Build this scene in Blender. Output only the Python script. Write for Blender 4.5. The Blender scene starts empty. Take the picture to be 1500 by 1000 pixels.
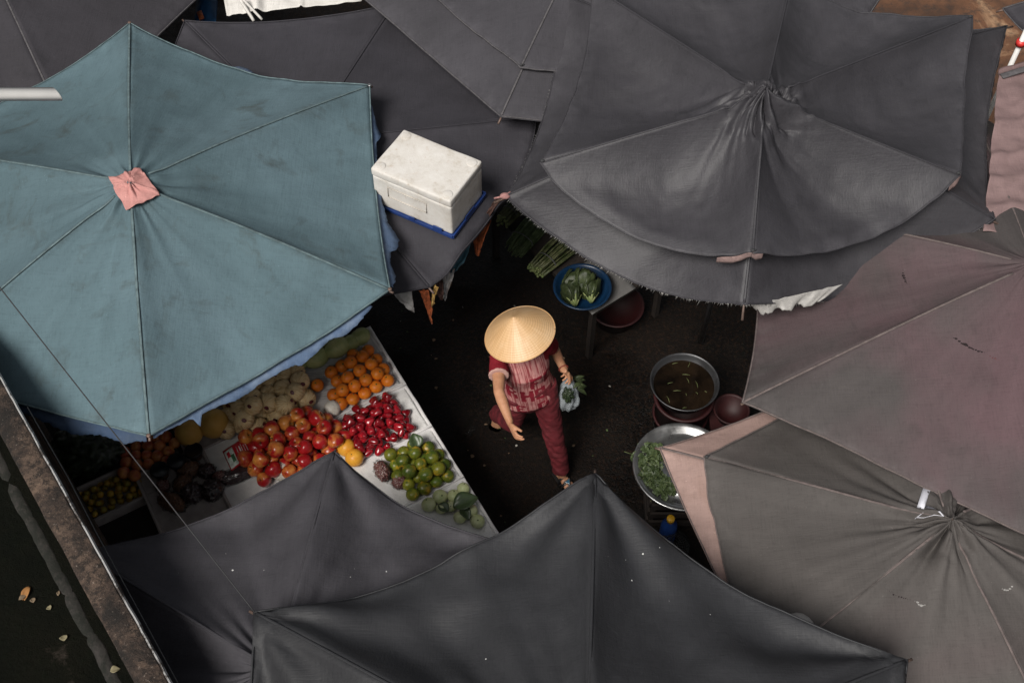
import bpy, bmesh, math, random
from mathutils import Vector, Matrix, noise
from mathutils.bvhtree import BVHTree
R = math.radians
PI = math.pi
random.seed(7)
SC = bpy.context.scene
COL = SC.collection
V = Vector

# ------------------------------------------------------------------ camera
PITCH = R(55); CAM = V((0, 0, 7.25)); FP = 1700.0
FW = V((0, math.cos(PITCH), -math.sin(PITCH))); UP = V((0, math.sin(PITCH), math.cos(PITCH))); RT = V((1, 0, 0))
cam_d = bpy.data.cameras.new('camera'); cam = bpy.data.objects.new('camera', cam_d); COL.objects.link(cam)
cam.location = CAM; cam.rotation_euler = (R(90) - PITCH, 0, 0)
cam_d.sensor_width = 36; cam_d.lens = 36 * FP / 1500; cam_d.clip_end = 500
SC.camera = cam


def ray(px, py):
    return (FW + RT * ((px - 750) / FP) + UP * ((500 - py) / FP)).normalized()


def P(px, py, z):
    """world point at height z seen at a photo pixel (used as a measuring aid)"""
    d = ray(px, py)
    return CAM + d * ((z - CAM.z) / d.z)


def proj(p):
    d = V(p) - CAM; D = d.dot(FW)
    return (750 + FP * d.dot(RT) / D, 500 - FP * d.dot(UP) / D)


# ------------------------------------------------------------------ materials
class N:
    """small node-tree helper"""
    def __init__(s, name):
        s.m = bpy.data.materials.new(name); s.m.use_nodes = True
        s.t = s.m.node_tree; s.n = s.t.nodes; s.l = s.t.links
        s.b = s.n['Principled BSDF']

    def node(s, typ, **kw):
        n = s.n.new(typ)
        for k, v in kw.items(): setattr(n, k, v)
        return n

    def link(s, a, b): s.l.new(a, b)

    def coord(s, kind='Object', scale=(1, 1, 1), loc=(0, 0, 0), rot=(0, 0, 0)):
        tc = s.node('ShaderNodeTexCoord'); mp = s.node('ShaderNodeMapping')
        mp.inputs['Scale'].default_value = scale; mp.inputs['Location'].default_value = loc; mp.inputs['Rotation'].default_value = rot
        s.link(tc.outputs[kind], mp.inputs['Vector']); return mp.outputs[0]

    def noise(s, vec, scale, detail=4, rough=.55, dist=0):
        n = s.node('ShaderNodeTexNoise'); n.inputs['Scale'].default_value = scale
        n.inputs['Detail'].default_value = detail; n.inputs['Roughness'].default_value = rough; n.inputs['Distortion'].default_value = dist
        s.link(vec, n.inputs['Vector']); return n.outputs['Fac']

    def ramp(s, fac, *stops):
        r = s.node('ShaderNodeValToRGB'); e = r.color_ramp.elements
        while len(e) < len(stops): e.new(.5)
        for el, (p, c) in zip(e, stops):
            el.position = p; el.color = (c, c, c, 1) if isinstance(c, (int, float)) else (*c, 1)
        s.link(fac, r.inputs['Fac']); return r.outputs['Color']

    def mix(s, fac, a, b, mode='MIX'):
        m = s.node('ShaderNodeMix', data_type='RGBA', blend_type=mode)
        for sock, v in ((m.inputs[0], fac), (m.inputs[6], a), (m.inputs[7], b)):
            if isinstance(v, (int, float)): sock.default_value = v
            elif isinstance(v, tuple): sock.default_value = (*v, 1) if len(v) == 3 else v
            else: s.link(v, sock)
        return m.outputs[2]

    def math(s, op, a, b=0.0):
        m = s.node('ShaderNodeMath', operation=op)
        for sock, v in ((m.inputs[0], a), (m.inputs[1], b)):
            if isinstance(v, (int, float)): sock.default_value = v
            else: s.link(v, sock)
        return m.outputs[0]

    def color(s, c):
        if isinstance(c, tuple): s.b.inputs['Base Color'].default_value = (*c, 1)
        else: s.link(c, s.b.inputs['Base Color'])

    def set(s, **kw):
        for k, v in kw.items():
            i = s.b.inputs[k.replace('_', ' ')]
            if hasattr(v, 'type') and not isinstance(v, (int, float, tuple)): s.link(v, i)
            else: i.default_value = v

    def bump(s, h, strength=.3, dist=.01):
        b = s.node('ShaderNodeBump'); b.inputs['Strength'].default_value = strength; b.inputs['Distance'].default_value = dist
        s.link(h, b.inputs['Height']); s.link(b.outputs[0], s.b.inputs['Normal'])

    def objrand(s):
        return s.node('ShaderNodeObjectInfo').outputs['Random']


def simple(name, c, rough=.6, metal=0, var=.15, nscale=12, bump=.15, bscale=60, spec=.5, **kw):
    m = N(name); v = m.coord()
    n1 = m.noise(v, nscale, 5)
    dark = tuple(x * (1 - var) for x in c); light = tuple(min(1, x * (1 + var)) for x in c)
    m.color(m.ramp(n1, (.3, dark), (.7, light)))
    m.set(Roughness=rough, Metallic=metal, Specular_IOR_Level=spec, **kw)
    if bump: m.bump(m.noise(v, bscale, 3), bump, .004)
    return m.m


def fabric(name, c, dirt, seed, dirt_amt=.6, rough=.75, spec=.25, fade=None, fade_lo=.5, streak=.15, sheen=0.0):
    """weathered umbrella cloth: faded patches, grime, faint weave"""
    m = N(name); v = m.coord('Object', loc=(seed * 3.1, seed * 1.7, 0))
    big = m.noise(v, 1.1, 6, .6); mid = m.noise(v, 4.5, 6, .65, .6)
    vs = m.coord('Object', (70, 4, 30), loc=(seed, 0, 0), rot=(0, 0, .25 * seed)); st = m.noise(vs, 1.6, 3)
    vs2 = m.coord('Object', (4, 90, 30), loc=(seed, 0, 0), rot=(0, 0, .25 * seed)); st2 = m.noise(vs2, 1.6, 3)
    lo = tuple(x * .82 for x in c); hi = tuple(x * 1.15 for x in c)
    col = m.ramp(big, (.32, lo), (.68, hi))
    if fade: col = m.mix(m.ramp(m.noise(v, .75, 4, .55, .4), (fade_lo, 0), (fade_lo + .2, .85)), col, fade)
    col = m.mix(m.ramp(mid, (.56, 0), (.78, dirt_amt)), col, dirt)
    # grime and wear that follow ribs and rim (attribute 'wear': r = radius, g = distance from rib)
    at = m.node('ShaderNodeVertexColor', layer_name='wear'); sp = m.node('ShaderNodeSeparateColor'); m.link(at.outputs[0], sp.inputs[0])
    rib = m.ramp(sp.outputs[1], (.0, 1), (.16, 0))
    col = m.mix(m.math('MULTIPLY', rib, m.ramp(m.noise(v, 7, 6, .7), (.45, 0), (.75, dirt_amt))), col, dirt)
    rim = m.ramp(sp.outputs[0], (.9, 0), (1.0, 1))
    col = m.mix(m.math('MULTIPLY', rim, m.ramp(m.noise(v, 9, 6, .7), (.4, 0), (.7, .45))), col, tuple(min(1, x * 1.7 + .02) for x in c))
    s = m.math('ADD', st, st2)
    col = m.mix(1.0, col, m.ramp(s, (.7, 1 - streak), (1.3, 1 + 0 * streak)), 'MULTIPLY')
    cb = m.node('ShaderNodeCombineXYZ'); m.link(m.math('MULTIPLY', sp.outputs[2], 55), cb.inputs[0]); m.link(m.math('MULTIPLY', sp.outputs[0], 2.2), cb.inputs[1]); cb.inputs[2].default_value = seed
    col = m.mix(1.0, col, m.ramp(m.noise(cb.outputs[0], 1, 5, .65), (.32, .90), (.68, 1.06)), 'MULTIPLY')
    speck = m.noise(v, 95, 2, .5)
    col = m.mix(m.ramp(speck, (.70, 0), (.76, .35)), col, tuple(min(1, x * 2.2) for x in c))
    m.color(col); m.set(Roughness=rough, Specular_IOR_Level=spec, Sheen_Weight=sheen, Sheen_Roughness=.5)
    h = m.math('ADD', m.math('MULTIPLY', s, .5), m.math('MULTIPLY', m.noise(v, 26, 5, .6), .35))
    h = m.math('ADD', h, m.math('MULTIPLY', m.noise(v, 8, 6, .62, .8), 1.0))
    m.bump(h, .32, .008)
    return m.m


# ------------------------------------------------------------------ mesh helpers
class MB:
    """collects vertices and faces for one mesh"""
    def __init__(s): s.v = []; s.f = []; s.mi = []; s.wear = {}

    def add(s, vs, fs, mi=0):
        o = len(s.v); s.v += [V(p) for p in vs]; s.f += [tuple(i + o for i in f) for f in fs]; s.mi += [mi] * len(fs); return o

    def grid(s, rows, mi=0, closed=False):
        n = len(rows[0]); fs = []
        for j in range(len(rows) - 1):
            for i in range(n if closed else n - 1):
                k = (i + 1) % n
                fs.append((j * n + i, j * n + k, (j + 1) * n + k, (j + 1) * n + i))
        return s.add([p for r in rows for p in r], fs, mi)

    def loft(s, pts, rad, n=10, side=None, cap=True, mi=0):
        """tube with (a, b) radii per ring; side fixes the a axis"""
        pts = [V(p) for p in pts]; rows = []; prev = None
        for i, p in enumerate(pts):
            t = (pts[min(i + 1, len(pts) - 1)] - pts[max(i - 1, 0)]).normalized()
            ref = V(side) if side is not None else (prev if prev else (V((0, 0, 1)) if abs(t.z) < .9 else V((1, 0, 0))))
            a = (ref - t * ref.dot(t))
            if a.length < 1e-5: a = t.orthogonal()
            a.normalize(); prev = a; b = t.cross(a)
            r = rad[i] if isinstance(rad, (list, tuple)) else rad
            ra, rb = r if isinstance(r, (list, tuple)) else (r, r)
            rows.append([p + a * (ra * math.cos(2 * PI * k / n)) + b * (rb * math.sin(2 * PI * k / n)) for k in range(n)])
        o = s.grid(rows, mi, True)
        if cap:
            m = len(rows) - 1
            s.f.append(tuple(o + k for k in reversed(range(n)))); s.f.append(tuple(o + m * n + k for k in range(n))); s.mi += [mi, mi]
        return o

    def lathe(s, prof, n=24, M=None, mi=0, disp=None):
        """prof: (r, z) from bottom to top"""
        M = M or Matrix(); rows = []
        for j, (r, z) in enumerate(prof):
            row = []
            for k in range(n):
                a = 2 * PI * k / n; rr, zz = (r, z) if not disp else disp(r, z, a)
                row.append(M @ V((rr * math.cos(a), rr * math.sin(a), zz)))
            rows.append(row)
        return s.grid(rows, mi, True)

    def box(s, x0, x1, y0, y1, z0, z1, M=None, mi=0):
        M = M or Matrix()
        vs = [M @ V((x, y, z)) for z in (z0, z1) for y in (y0, y1) for x in (x0, x1)]
        s.add(vs, [(0, 2, 3, 1), (4, 5, 7, 6), (0, 1, 5, 4), (2, 6, 7, 3), (0, 4, 6, 2), (1, 3, 7, 5)], mi)

    def ball(s, c, r, n=12, m=8, M=None, mi=0):
        c = V(c); rr = (r, r, r) if isinstance(r, (int, float)) else r; rows = []
        for j in range(m + 1):
            ph = PI * (j / m - .5); q = max(math.cos(ph), 1e-4)
            rows.append([(M @ V((rr[0] * q * math.cos(2 * PI * k / n), rr[1] * q * math.sin(2 * PI * k / n), rr[2] * math.sin(ph))) if M else
                          V((rr[0] * q * math.cos(2 * PI * k / n), rr[1] * q * math.sin(2 * PI * k / n), rr[2] * math.sin(ph)))) + c for k in range(n)])
        s.grid(rows, mi, True)

    def mesh(s, name, mats, off=V((0, 0, 0)), smooth=True):
        me = bpy.data.meshes.new(name)
        me.from_pydata([tuple(p - off) for p in s.v], [], s.f)
        for m in (mats if isinstance(mats, (list, tuple)) else [mats]): me.materials.append(m)
        me.polygons.foreach_set('material_index', s.mi)
        me.polygons.foreach_set('use_smooth', [smooth] * len(s.f))
        if s.wear:
            ca = me.color_attributes.new('wear', 'FLOAT_COLOR', 'POINT')
            for i, q in s.wear.items(): ca.data[i].color = (*q, 1)
        me.validate(); me.update()
        return me


def wrap(name, me, parent=None, loc=None):
    o = bpy.data.objects.new(name, me); COL.objects.link(o)
    if parent: o.parent = parent
    if loc is not None: o.location = loc
    return o


def tag(o, label, cat, group=None, kind=None):
    if label: o['label'] = label
    if cat: o['category'] = cat
    if group: o['group'] = group
    if kind: o['kind'] = kind
    return o


def thing(name, loc, label, cat, group=None):
    o = bpy.data.objects.new(name, None); COL.objects.link(o); o.location = loc; o.empty_display_size = .1
    return tag(o, label, cat, group)


def part(name, mb, mats, root, smooth=True, bevel=0, solid=0, segs=2, label=None):
    """child mesh; vertices are given in world space"""
    off = V(root.location); r = root
    if r.parent: off = off + V(r.parent.location)
    o = wrap(name, mb.mesh(name, mats, off, smooth), root)
    mods(o, bevel, solid, segs)
    if label: o['label'] = label
    return o


def mods(o, bevel=0, solid=0, segs=2):
    if solid:
        m = o.modifiers.new('thickness', 'SOLIDIFY'); m.thickness = solid; m.offset = -1
    if bevel:
        m = o.modifiers.new('edge', 'BEVEL'); m.width = bevel; m.segments = segs; m.limit_method = 'ANGLE'; m.angle_limit = R(40); m.harden_normals = False


def single(name, mb, mats, label, cat, group=None, kind=None, loc=V((0, 0, 0)), smooth=True, bevel=0, solid=0):
    o = wrap(name, mb.mesh(name, mats, V(loc), smooth)); o.location = loc; mods(o, bevel, solid)
    return tag(o, label, cat, group, kind)


def copy_tree(o, loc, rot=None, scale=None, label=None, group=None):
    c = o.copy(); COL.objects.link(c); c.location = loc
    if rot is not None: c.rotation_euler = rot
    if scale is not None: c.scale = (scale,) * 3 if isinstance(scale, (int, float)) else scale
    if label: c['label'] = label
    if group: c['group'] = group
    for ch in o.children:
        d = ch.copy(); COL.objects.link(d); d.parent = c
        for g in ch.children:
            e = g.copy(); COL.objects.link(e); e.parent = d
    return c


def nz(*a): return noise.noise(V(a))


def remesh(mb, name, voxel, smooth_it=3, mat=None):
    """join overlapping lofts into one continuous skin"""
    o = bpy.data.objects.new('tmp', mb.mesh('tmp', [])); COL.objects.link(o)
    m = o.modifiers.new('r', 'REMESH'); m.mode = 'VOXEL'; m.voxel_size = voxel
    if smooth_it:
        k = o.modifiers.new('s', 'SMOOTH'); k.iterations = smooth_it; k.factor = .5
    dg = bpy.context.evaluated_depsgraph_get()
    me = bpy.data.meshes.new_from_object(o.evaluated_get(dg)); me.name = name
    bpy.data.objects.remove(o)
    me.materials.clear()
    if mat: me.materials.append(mat)
    me.polygons.foreach_set('use_smooth', [True] * len(me.polygons))
    return me
# ------------------------------------------------------------------ light and air
w = bpy.data.worlds.new('World'); SC.world = w; w.use_nodes = True
wn = w.node_tree.nodes; wl = w.node_tree.links
SUN_EL, SUN_AZ = R(53), R(214)      # from the camera side, a little to the left
sky = wn.new('ShaderNodeTexSky'); sky.sky_type = 'NISHITA'; sky.sun_disc = False; sky.sun_elevation = SUN_EL; sky.sun_rotation = SUN_AZ
sky.dust_density = 4; sky.air_density = 1; sky.ozone_density = 1
hs = wn.new('ShaderNodeHueSaturation'); hs.inputs['Saturation'].default_value = .22   # overcast: the blue is washed out by cloud
wl.new(sky.outputs[0], hs.inputs['Color']); wl.new(hs.outputs[0], wn['Background'].inputs['Color']); wn['Background'].inputs['Strength'].default_value = .05
sd = bpy.data.lights.new('sun', 'SUN'); so = bpy.data.objects.new('sun', sd); COL.objects.link(so)
sd.energy = 2.8; sd.angle = R(24); sd.color = (1, .96, .9)
# Nishita: rotation 0 = sun towards +Y, clockwise seen from above
sv = V((math.sin(SUN_AZ) * math.cos(SUN_EL), math.cos(SUN_AZ) * math.cos(SUN_EL), math.sin(SUN_EL)))
so.rotation_euler = (-sv).to_track_quat('-Z', 'Y').to_euler(); so.location = (0, 0, 12)
SC.view_settings.view_transform = 'Standard'; SC.view_settings.look = 'None'; SC.view_settings.exposure = .47; SC.view_settings.gamma = 1
SC.cycles.max_bounces = 8; SC.cycles.diffuse_bounces = 2

# ------------------------------------------------------------------ materials of the place
GREY1 = fabric('charcoal_cloth', (0.0374, 0.0349, 0.0407), (0.0190, 0.0182, 0.0212), 1, .5)
GREY2 = fabric('slate_cloth', (0.0404, 0.0383, 0.0455), (0.0207, 0.0201, 0.0244), 2, .4)
GREY3 = fabric('satin_grey_cloth', (0.0405, 0.0384, 0.0439), (0.0180, 0.0175, 0.0204), 3, .55, rough=.56, spec=.4)
GREY4 = fabric('dark_grey_cloth', (0.0508, 0.0484, 0.0553), (0.0283, 0.0271, 0.0318), 4, .4)
GREY5 = fabric('black_cloth', (0.0279, 0.0283, 0.0314), (0.0202, 0.0199, 0.0219), 5, .4, rough=.6, spec=.35)
GREYG = fabric('greenish_grey_cloth', (0.0750, 0.0675, 0.0638), (0.0435, 0.0378, 0.0357), 6, .5, fade=(0.0837, 0.0637, 0.0630), fade_lo=.52)
MAROON = fabric('faded_maroon_cloth', (0.0649, 0.0573, 0.0565), (0.0407, 0.0374, 0.0360), 7, .5, fade=(0.1066, 0.0642, 0.0720), fade_lo=.43)
PINK = fabric('washed_pink_cloth', (0.3238, 0.2208, 0.1950), (0.2208, 0.1398, 0.1104), 8, .55)
PINK2 = fabric('dusty_pink_cloth', (0.2203, 0.1487, 0.1460), (0.1377, 0.0936, 0.0881), 9, .5)
TEAL = fabric('teal_canvas', (0.0855, 0.1344, 0.1540), (0.0531, 0.0643, 0.0615), 10, .8, rough=.85, fade=(0.1112, 0.1684, 0.1947), fade_lo=.48)
BLUEC = fabric('blue_lining', (.085, .13, .215), (.20, .25, .32), 11, .6)
BLUE_SHADE = fabric('shaded_blue_lining', (.035, .06, .11), (.06, .08, .11), 14, .6)  # same blue lining, its colour darkened to stand for shade under the rim
WHITEC = fabric('white_tarp_cloth', (.62, .60, .57), (.42, .39, .35), 12, .35)
STEEL = simple('dull_steel', (.30, .30, .31), .38, .85, .2)
RUST = simple('rusty_tube', (.16, .11, .09), .6, .5, .4, 30)
BINDING = simple('edge_binding', (.078, .073, .077), .8, 0, .3, 40)
BINDTEAL = simple('teal_binding', (.10, .145, .155), .85, 0, .35, 30)
BINDM = simple('maroon_binding', (.12, .095, .09), .85, 0, .3, 30)
FRAY = simple('frayed_thread', (.26, .25, .24), .9, 0, .4, 60, 0)
DROP = simple('white_dropping', (.5, .5, .49), .8)
TWINE = simple('grey_twine', (.10, .10, .10), .8, 0, .3, 80)
DARKROPE = simple('dark_cord', (.03, .03, .032), .8)

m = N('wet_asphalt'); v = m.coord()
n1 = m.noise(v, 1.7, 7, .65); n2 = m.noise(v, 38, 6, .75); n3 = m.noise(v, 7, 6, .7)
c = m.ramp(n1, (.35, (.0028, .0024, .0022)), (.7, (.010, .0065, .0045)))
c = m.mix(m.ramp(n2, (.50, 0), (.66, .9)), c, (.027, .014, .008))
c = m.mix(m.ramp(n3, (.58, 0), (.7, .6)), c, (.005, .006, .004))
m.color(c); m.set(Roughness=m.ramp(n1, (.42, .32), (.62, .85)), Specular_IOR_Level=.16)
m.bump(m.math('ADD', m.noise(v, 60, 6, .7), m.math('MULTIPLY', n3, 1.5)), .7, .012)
ASPHALT = m.m

m = N('stained_concrete'); v = m.coord()
n1 = m.noise(v, 1.3, 6, .6, .5); n2 = m.noise(v, 14, 7, .75)
c = m.ramp(n1, (.36, (.055, .026, .014)), (.52, (.13, .058, .028)), (.62, (.42, .27, .16)))
c = m.mix(m.ramp(n2, (.48, 0), (.66, .8)), c, (.03, .022, .018))
m.color(c); m.set(Roughness=.85); m.bump(n2, .5, .01)
CONC = m.m

m = N('weathered_parapet'); v = m.coord()
n1 = m.noise(v, 3.2, 7, .72, .4); n2 = m.noise(v, 24, 7, .8); n3 = m.noise(v, 70, 4, .7)
c = m.ramp(n1, (.40, (.014, .011, .009)), (.5, (.06, .040, .030)), (.62, (.17, .115, .082)))
c = m.mix(m.ramp(n2, (.46, 0), (.58, .9)), c, (.014, .010, .008))
c = m.mix(m.ramp(n3, (.62, 0), (.70, .55)), c, (.38, .31, .26))
m.color(c); m.set(Roughness=.9); m.bump(m.math('ADD', n2, m.math('MULTIPLY', n3, .5)), .8, .02)
PARAPET = m.m
m = N('peeling_white_paint'); v = m.coord(); n2 = m.noise(v, 9, 7, .8)
m.color(m.ramp(n2, (.44, (.06, .05, .045)), (.52, (.40, .40, .40)))); m.set(Roughness=.7)
WPAINT = m.m
m = N('mossy_slab'); v = m.coord()
n1 = m.noise(v, 2.2, 7, .7, .3); n2 = m.noise(v, 30, 7, .8)
c = m.ramp(n1, (.38, (.006, .007, .005)), (.58, (.009, .009, .006)), (.66, (.06, .048, .04)))
c = m.mix(m.ramp(n2, (.52, 0), (.66, .8)), c, (.007, .009, .005))
m.color(c); m.set(Roughness=.9); m.bump(n2, .8, .015)
m.set(Specular_IOR_Level=.08); MOSS = m.m
m = N('scraped_kerb'); v = m.coord(); n1 = m.noise(v, 4, 7, .75, .4); n2 = m.noise(v, 40, 6, .7)
c = m.ramp(n1, (.46, (.008, .009, .006)), (.60, (.03, .026, .024)), (.75, (.07, .06, .055)))
m.color(m.mix(m.ramp(n2, (.5, 0), (.68, .5)), c, (.05, .042, .038))); m.set(Roughness=.9); m.bump(n2, .5, .01)
KERB = m.m

# ------------------------------------------------------------------ ground
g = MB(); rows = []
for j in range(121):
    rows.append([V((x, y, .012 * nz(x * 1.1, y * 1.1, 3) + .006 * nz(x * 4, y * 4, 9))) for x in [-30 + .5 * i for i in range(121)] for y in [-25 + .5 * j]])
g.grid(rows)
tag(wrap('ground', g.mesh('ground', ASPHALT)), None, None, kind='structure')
pad = MB(); rows = []
for j in range(25):
    rows.append([V((2.9 + .25 * i, 6.2 + .25 * j, .03 + .004 * nz(i, j, 0))) for i in range(25)])
pad.grid(rows)
tag(wrap('pavement', pad.mesh('pavement', CONC)), 'stained brown concrete pavement', None, kind='structure')

# ------------------------------------------------------------------ parapet wall and mossy slab, lower left
ZP = 2.5
e0 = P(-4, 540, ZP); e1 = P(253, 1000, ZP); ed = (e1 - e0).normalized(); en = V((0, 0, 1)).cross(ed)   # en points right of travel
if en.x > 0: en = -en                                                                         # away from the market
wid = .13


def strip(a0, a1, o0, o1, z0, z1, n=220, amp=.004, seed=0, flat_top=False):
    """long low prism beside the wall edge with a slightly broken outline"""
    mb = MB(); rows = []
    for i in range(n + 1):
        s = a0 + (a1 - a0) * i / n; b = e0 + ed * s
        k = lambda q, f=6: amp * (nz(s * f, q, seed) + .6 * nz(s * f * 4, q, seed + 3))
        p = []
        for (o, z) in ((o0, z0), (o0, z1 - .008), (o0 + .008 * (1 if o1 > o0 else -1), z1), (o0 * .5 + o1 * .5, z1 + .004), (o1 - .008 * (1 if o1 > o0 else -1), z1), (o1, z1 - .008), (o1, z0)):
            q = b + en * (o + (k(o) if abs(o - (o0 + o1) / 2) > .05 or 1 else 0)); p.append(V((q.x, q.y, z + k(o + 7) * .8)))
        rows.append(p)
    mb.grid(rows)
    return mb


wall = thing('parapet_wall', e0 + ed * 1.5 + en * .1 - V((0, 0, ZP)), 'weathered brown concrete parapet wall with a white painted edge at lower left', 'wall')
part('wall_body', strip(-2.5, 7, .012, wid, 0, ZP, seed=1), PARAPET, wall)
pm = strip(-2.5, 7, -.002, .011, ZP - .018, ZP + .002, amp=.003, seed=2)
part('painted_face', pm, WPAINT, wall)
slab = strip(-2.5, 7, wid + .004, 5.5, ZP - .62, ZP - .34, n=200, amp=.012, seed=5)
tag(wrap('terrace_floor', slab.mesh('terrace_floor', MOSS)), 'dark mossy terrace floor behind the parapet', None, kind='structure')
single('kerb_ledge', strip(-2.5, 4.4, wid + .06, wid + .12, ZP - .345, ZP - .336, amp=.010, seed=8), KERB, 'pale scraped mortar ledge along the foot of the parapet', 'ledge', loc=e0 + ed + en * .3 + V((0, 0, -.3)))
PLASTER = simple('grimy_plaster', (.20, .18, .16), .9, 0, .35, 2.5, .3, 40); SHUT = simple('green_shutter', (.05, .09, .08), .6, 0, .3, 20)
BW = Matrix.Translation(e0 + en * 4.4 - V((0, 0, ZP))) @ Matrix((ed, en, V((0, 0, 1)))).transposed().to_4x4()
hs_ = thing('added_house', e0 + ed * 2 + en * 4 - V((0, 0, ZP)), 'grimy plastered building added out of view behind the mossy terrace to shade the left side', 'added_house')  # unseen building, added to block light over the terrace and teal umbrella
mb = MB(); mb.box(-9, 9, .0, 3, 0, 6.0, BW); part('wall', mb, PLASTER, hs_, False)
mb = MB(); mb.box(-9.1, 9.1, -.12, 3.1, 6.0, 6.18, BW); part('roof_slab', mb, CONC, hs_, False, bevel=.01)
for u_ in (-5, -1.5, 2, 5.5):
    mb = MB(); mb.box(u_, u_ + 1.2, -.05, -.003, 3.3, 4.9, BW); w_ = part('window', mb, SHUT, hs_, False, bevel=.01)
    mb = MB(); mb.box(u_ - .08, u_ + 1.28, -.10, -.003, 3.2, 3.296, BW); part('sill', mb, CONC, w_, False)
LEAFDRY = [simple('ochre_dry_leaf', (.26, .12, .035), .8, 0, .3), simple('tan_dry_leaf', (.18, .13, .08), .8, 0, .3), simple('pale_dry_leaf', (.22, .19, .11), .8, 0, .3)]


def leaf(L, W, curl=.2, bend=.3, n=8, M=None):
    mb = MB(); rows = []; M = M or Matrix()
    for j in range(n + 1):
        t = j / n; wv = W * math.sin(PI * min(1, t * .97 + .02)) ** .8 * (1 - .3 * t)
        row = []
        for k in (-2, -1, 0, 1, 2):
            x = wv * k / 2
            row.append(M @ V((x, L * t, curl * abs(x) * 1.2 - bend * L * (t - .3) ** 2 + .002 * math.sin(9 * t + k))))
        rows.append(row)
    mb.grid(rows); return mb


for i, (px, py, L, W, a, mi, lab) in enumerate([
        (43, 858, .105, .03, 2.9, 0, 'curled ochre fallen leaf on the mossy terrace floor'),
        (27, 878, .06, .016, 5.4, 1, 'narrow tan fallen leaf lying below the curled ochre leaf'),
        (49, 882, .04, .02, .4, 1, 'small brown leaf scrap just right of the narrow tan leaf'),
        (74, 892, .035, .02, .8, 2, 'small pale leaf scrap between the ochre leaf and the parapet'),
        (94, 938, .045, .028, .3, 2, 'round pale fallen leaf standing alone on the mossy floor'),
        (161, 982, .062, .026, 5.0, 2, 'pale yellow oval leaf at the foot of the parapet'),
        (85, 872, .04, .012, .1, 1, 'thin reddish leaf scrap near the scraped ledge')]):
    p = P(px, py, ZP - .33)
    mb = leaf(L, W, .5, .5, M=Matrix.Rotation(a, 4, 'Z'))
    mb = leaf(L * .72, W * .72, .5, .5, M=Matrix.Rotation(a, 4, 'Z')); o = wrap('fallen_leaf', mb.mesh('fallen_leaf', LEAFDRY[mi])); o.location = p; mods(o, solid=.0015); tag(o, lab, 'leaf', 'fallen leaves on the terrace floor')
# ------------------------------------------------------------------ umbrellas
BVH = {}


def surf_hit(key, px, py):
    loc, nor, idx, d = BVH[key].ray_cast(CAM, ray(px, py))
    if nor is not None and nor.z < 0: nor = -nor
    return loc, nor


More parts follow.
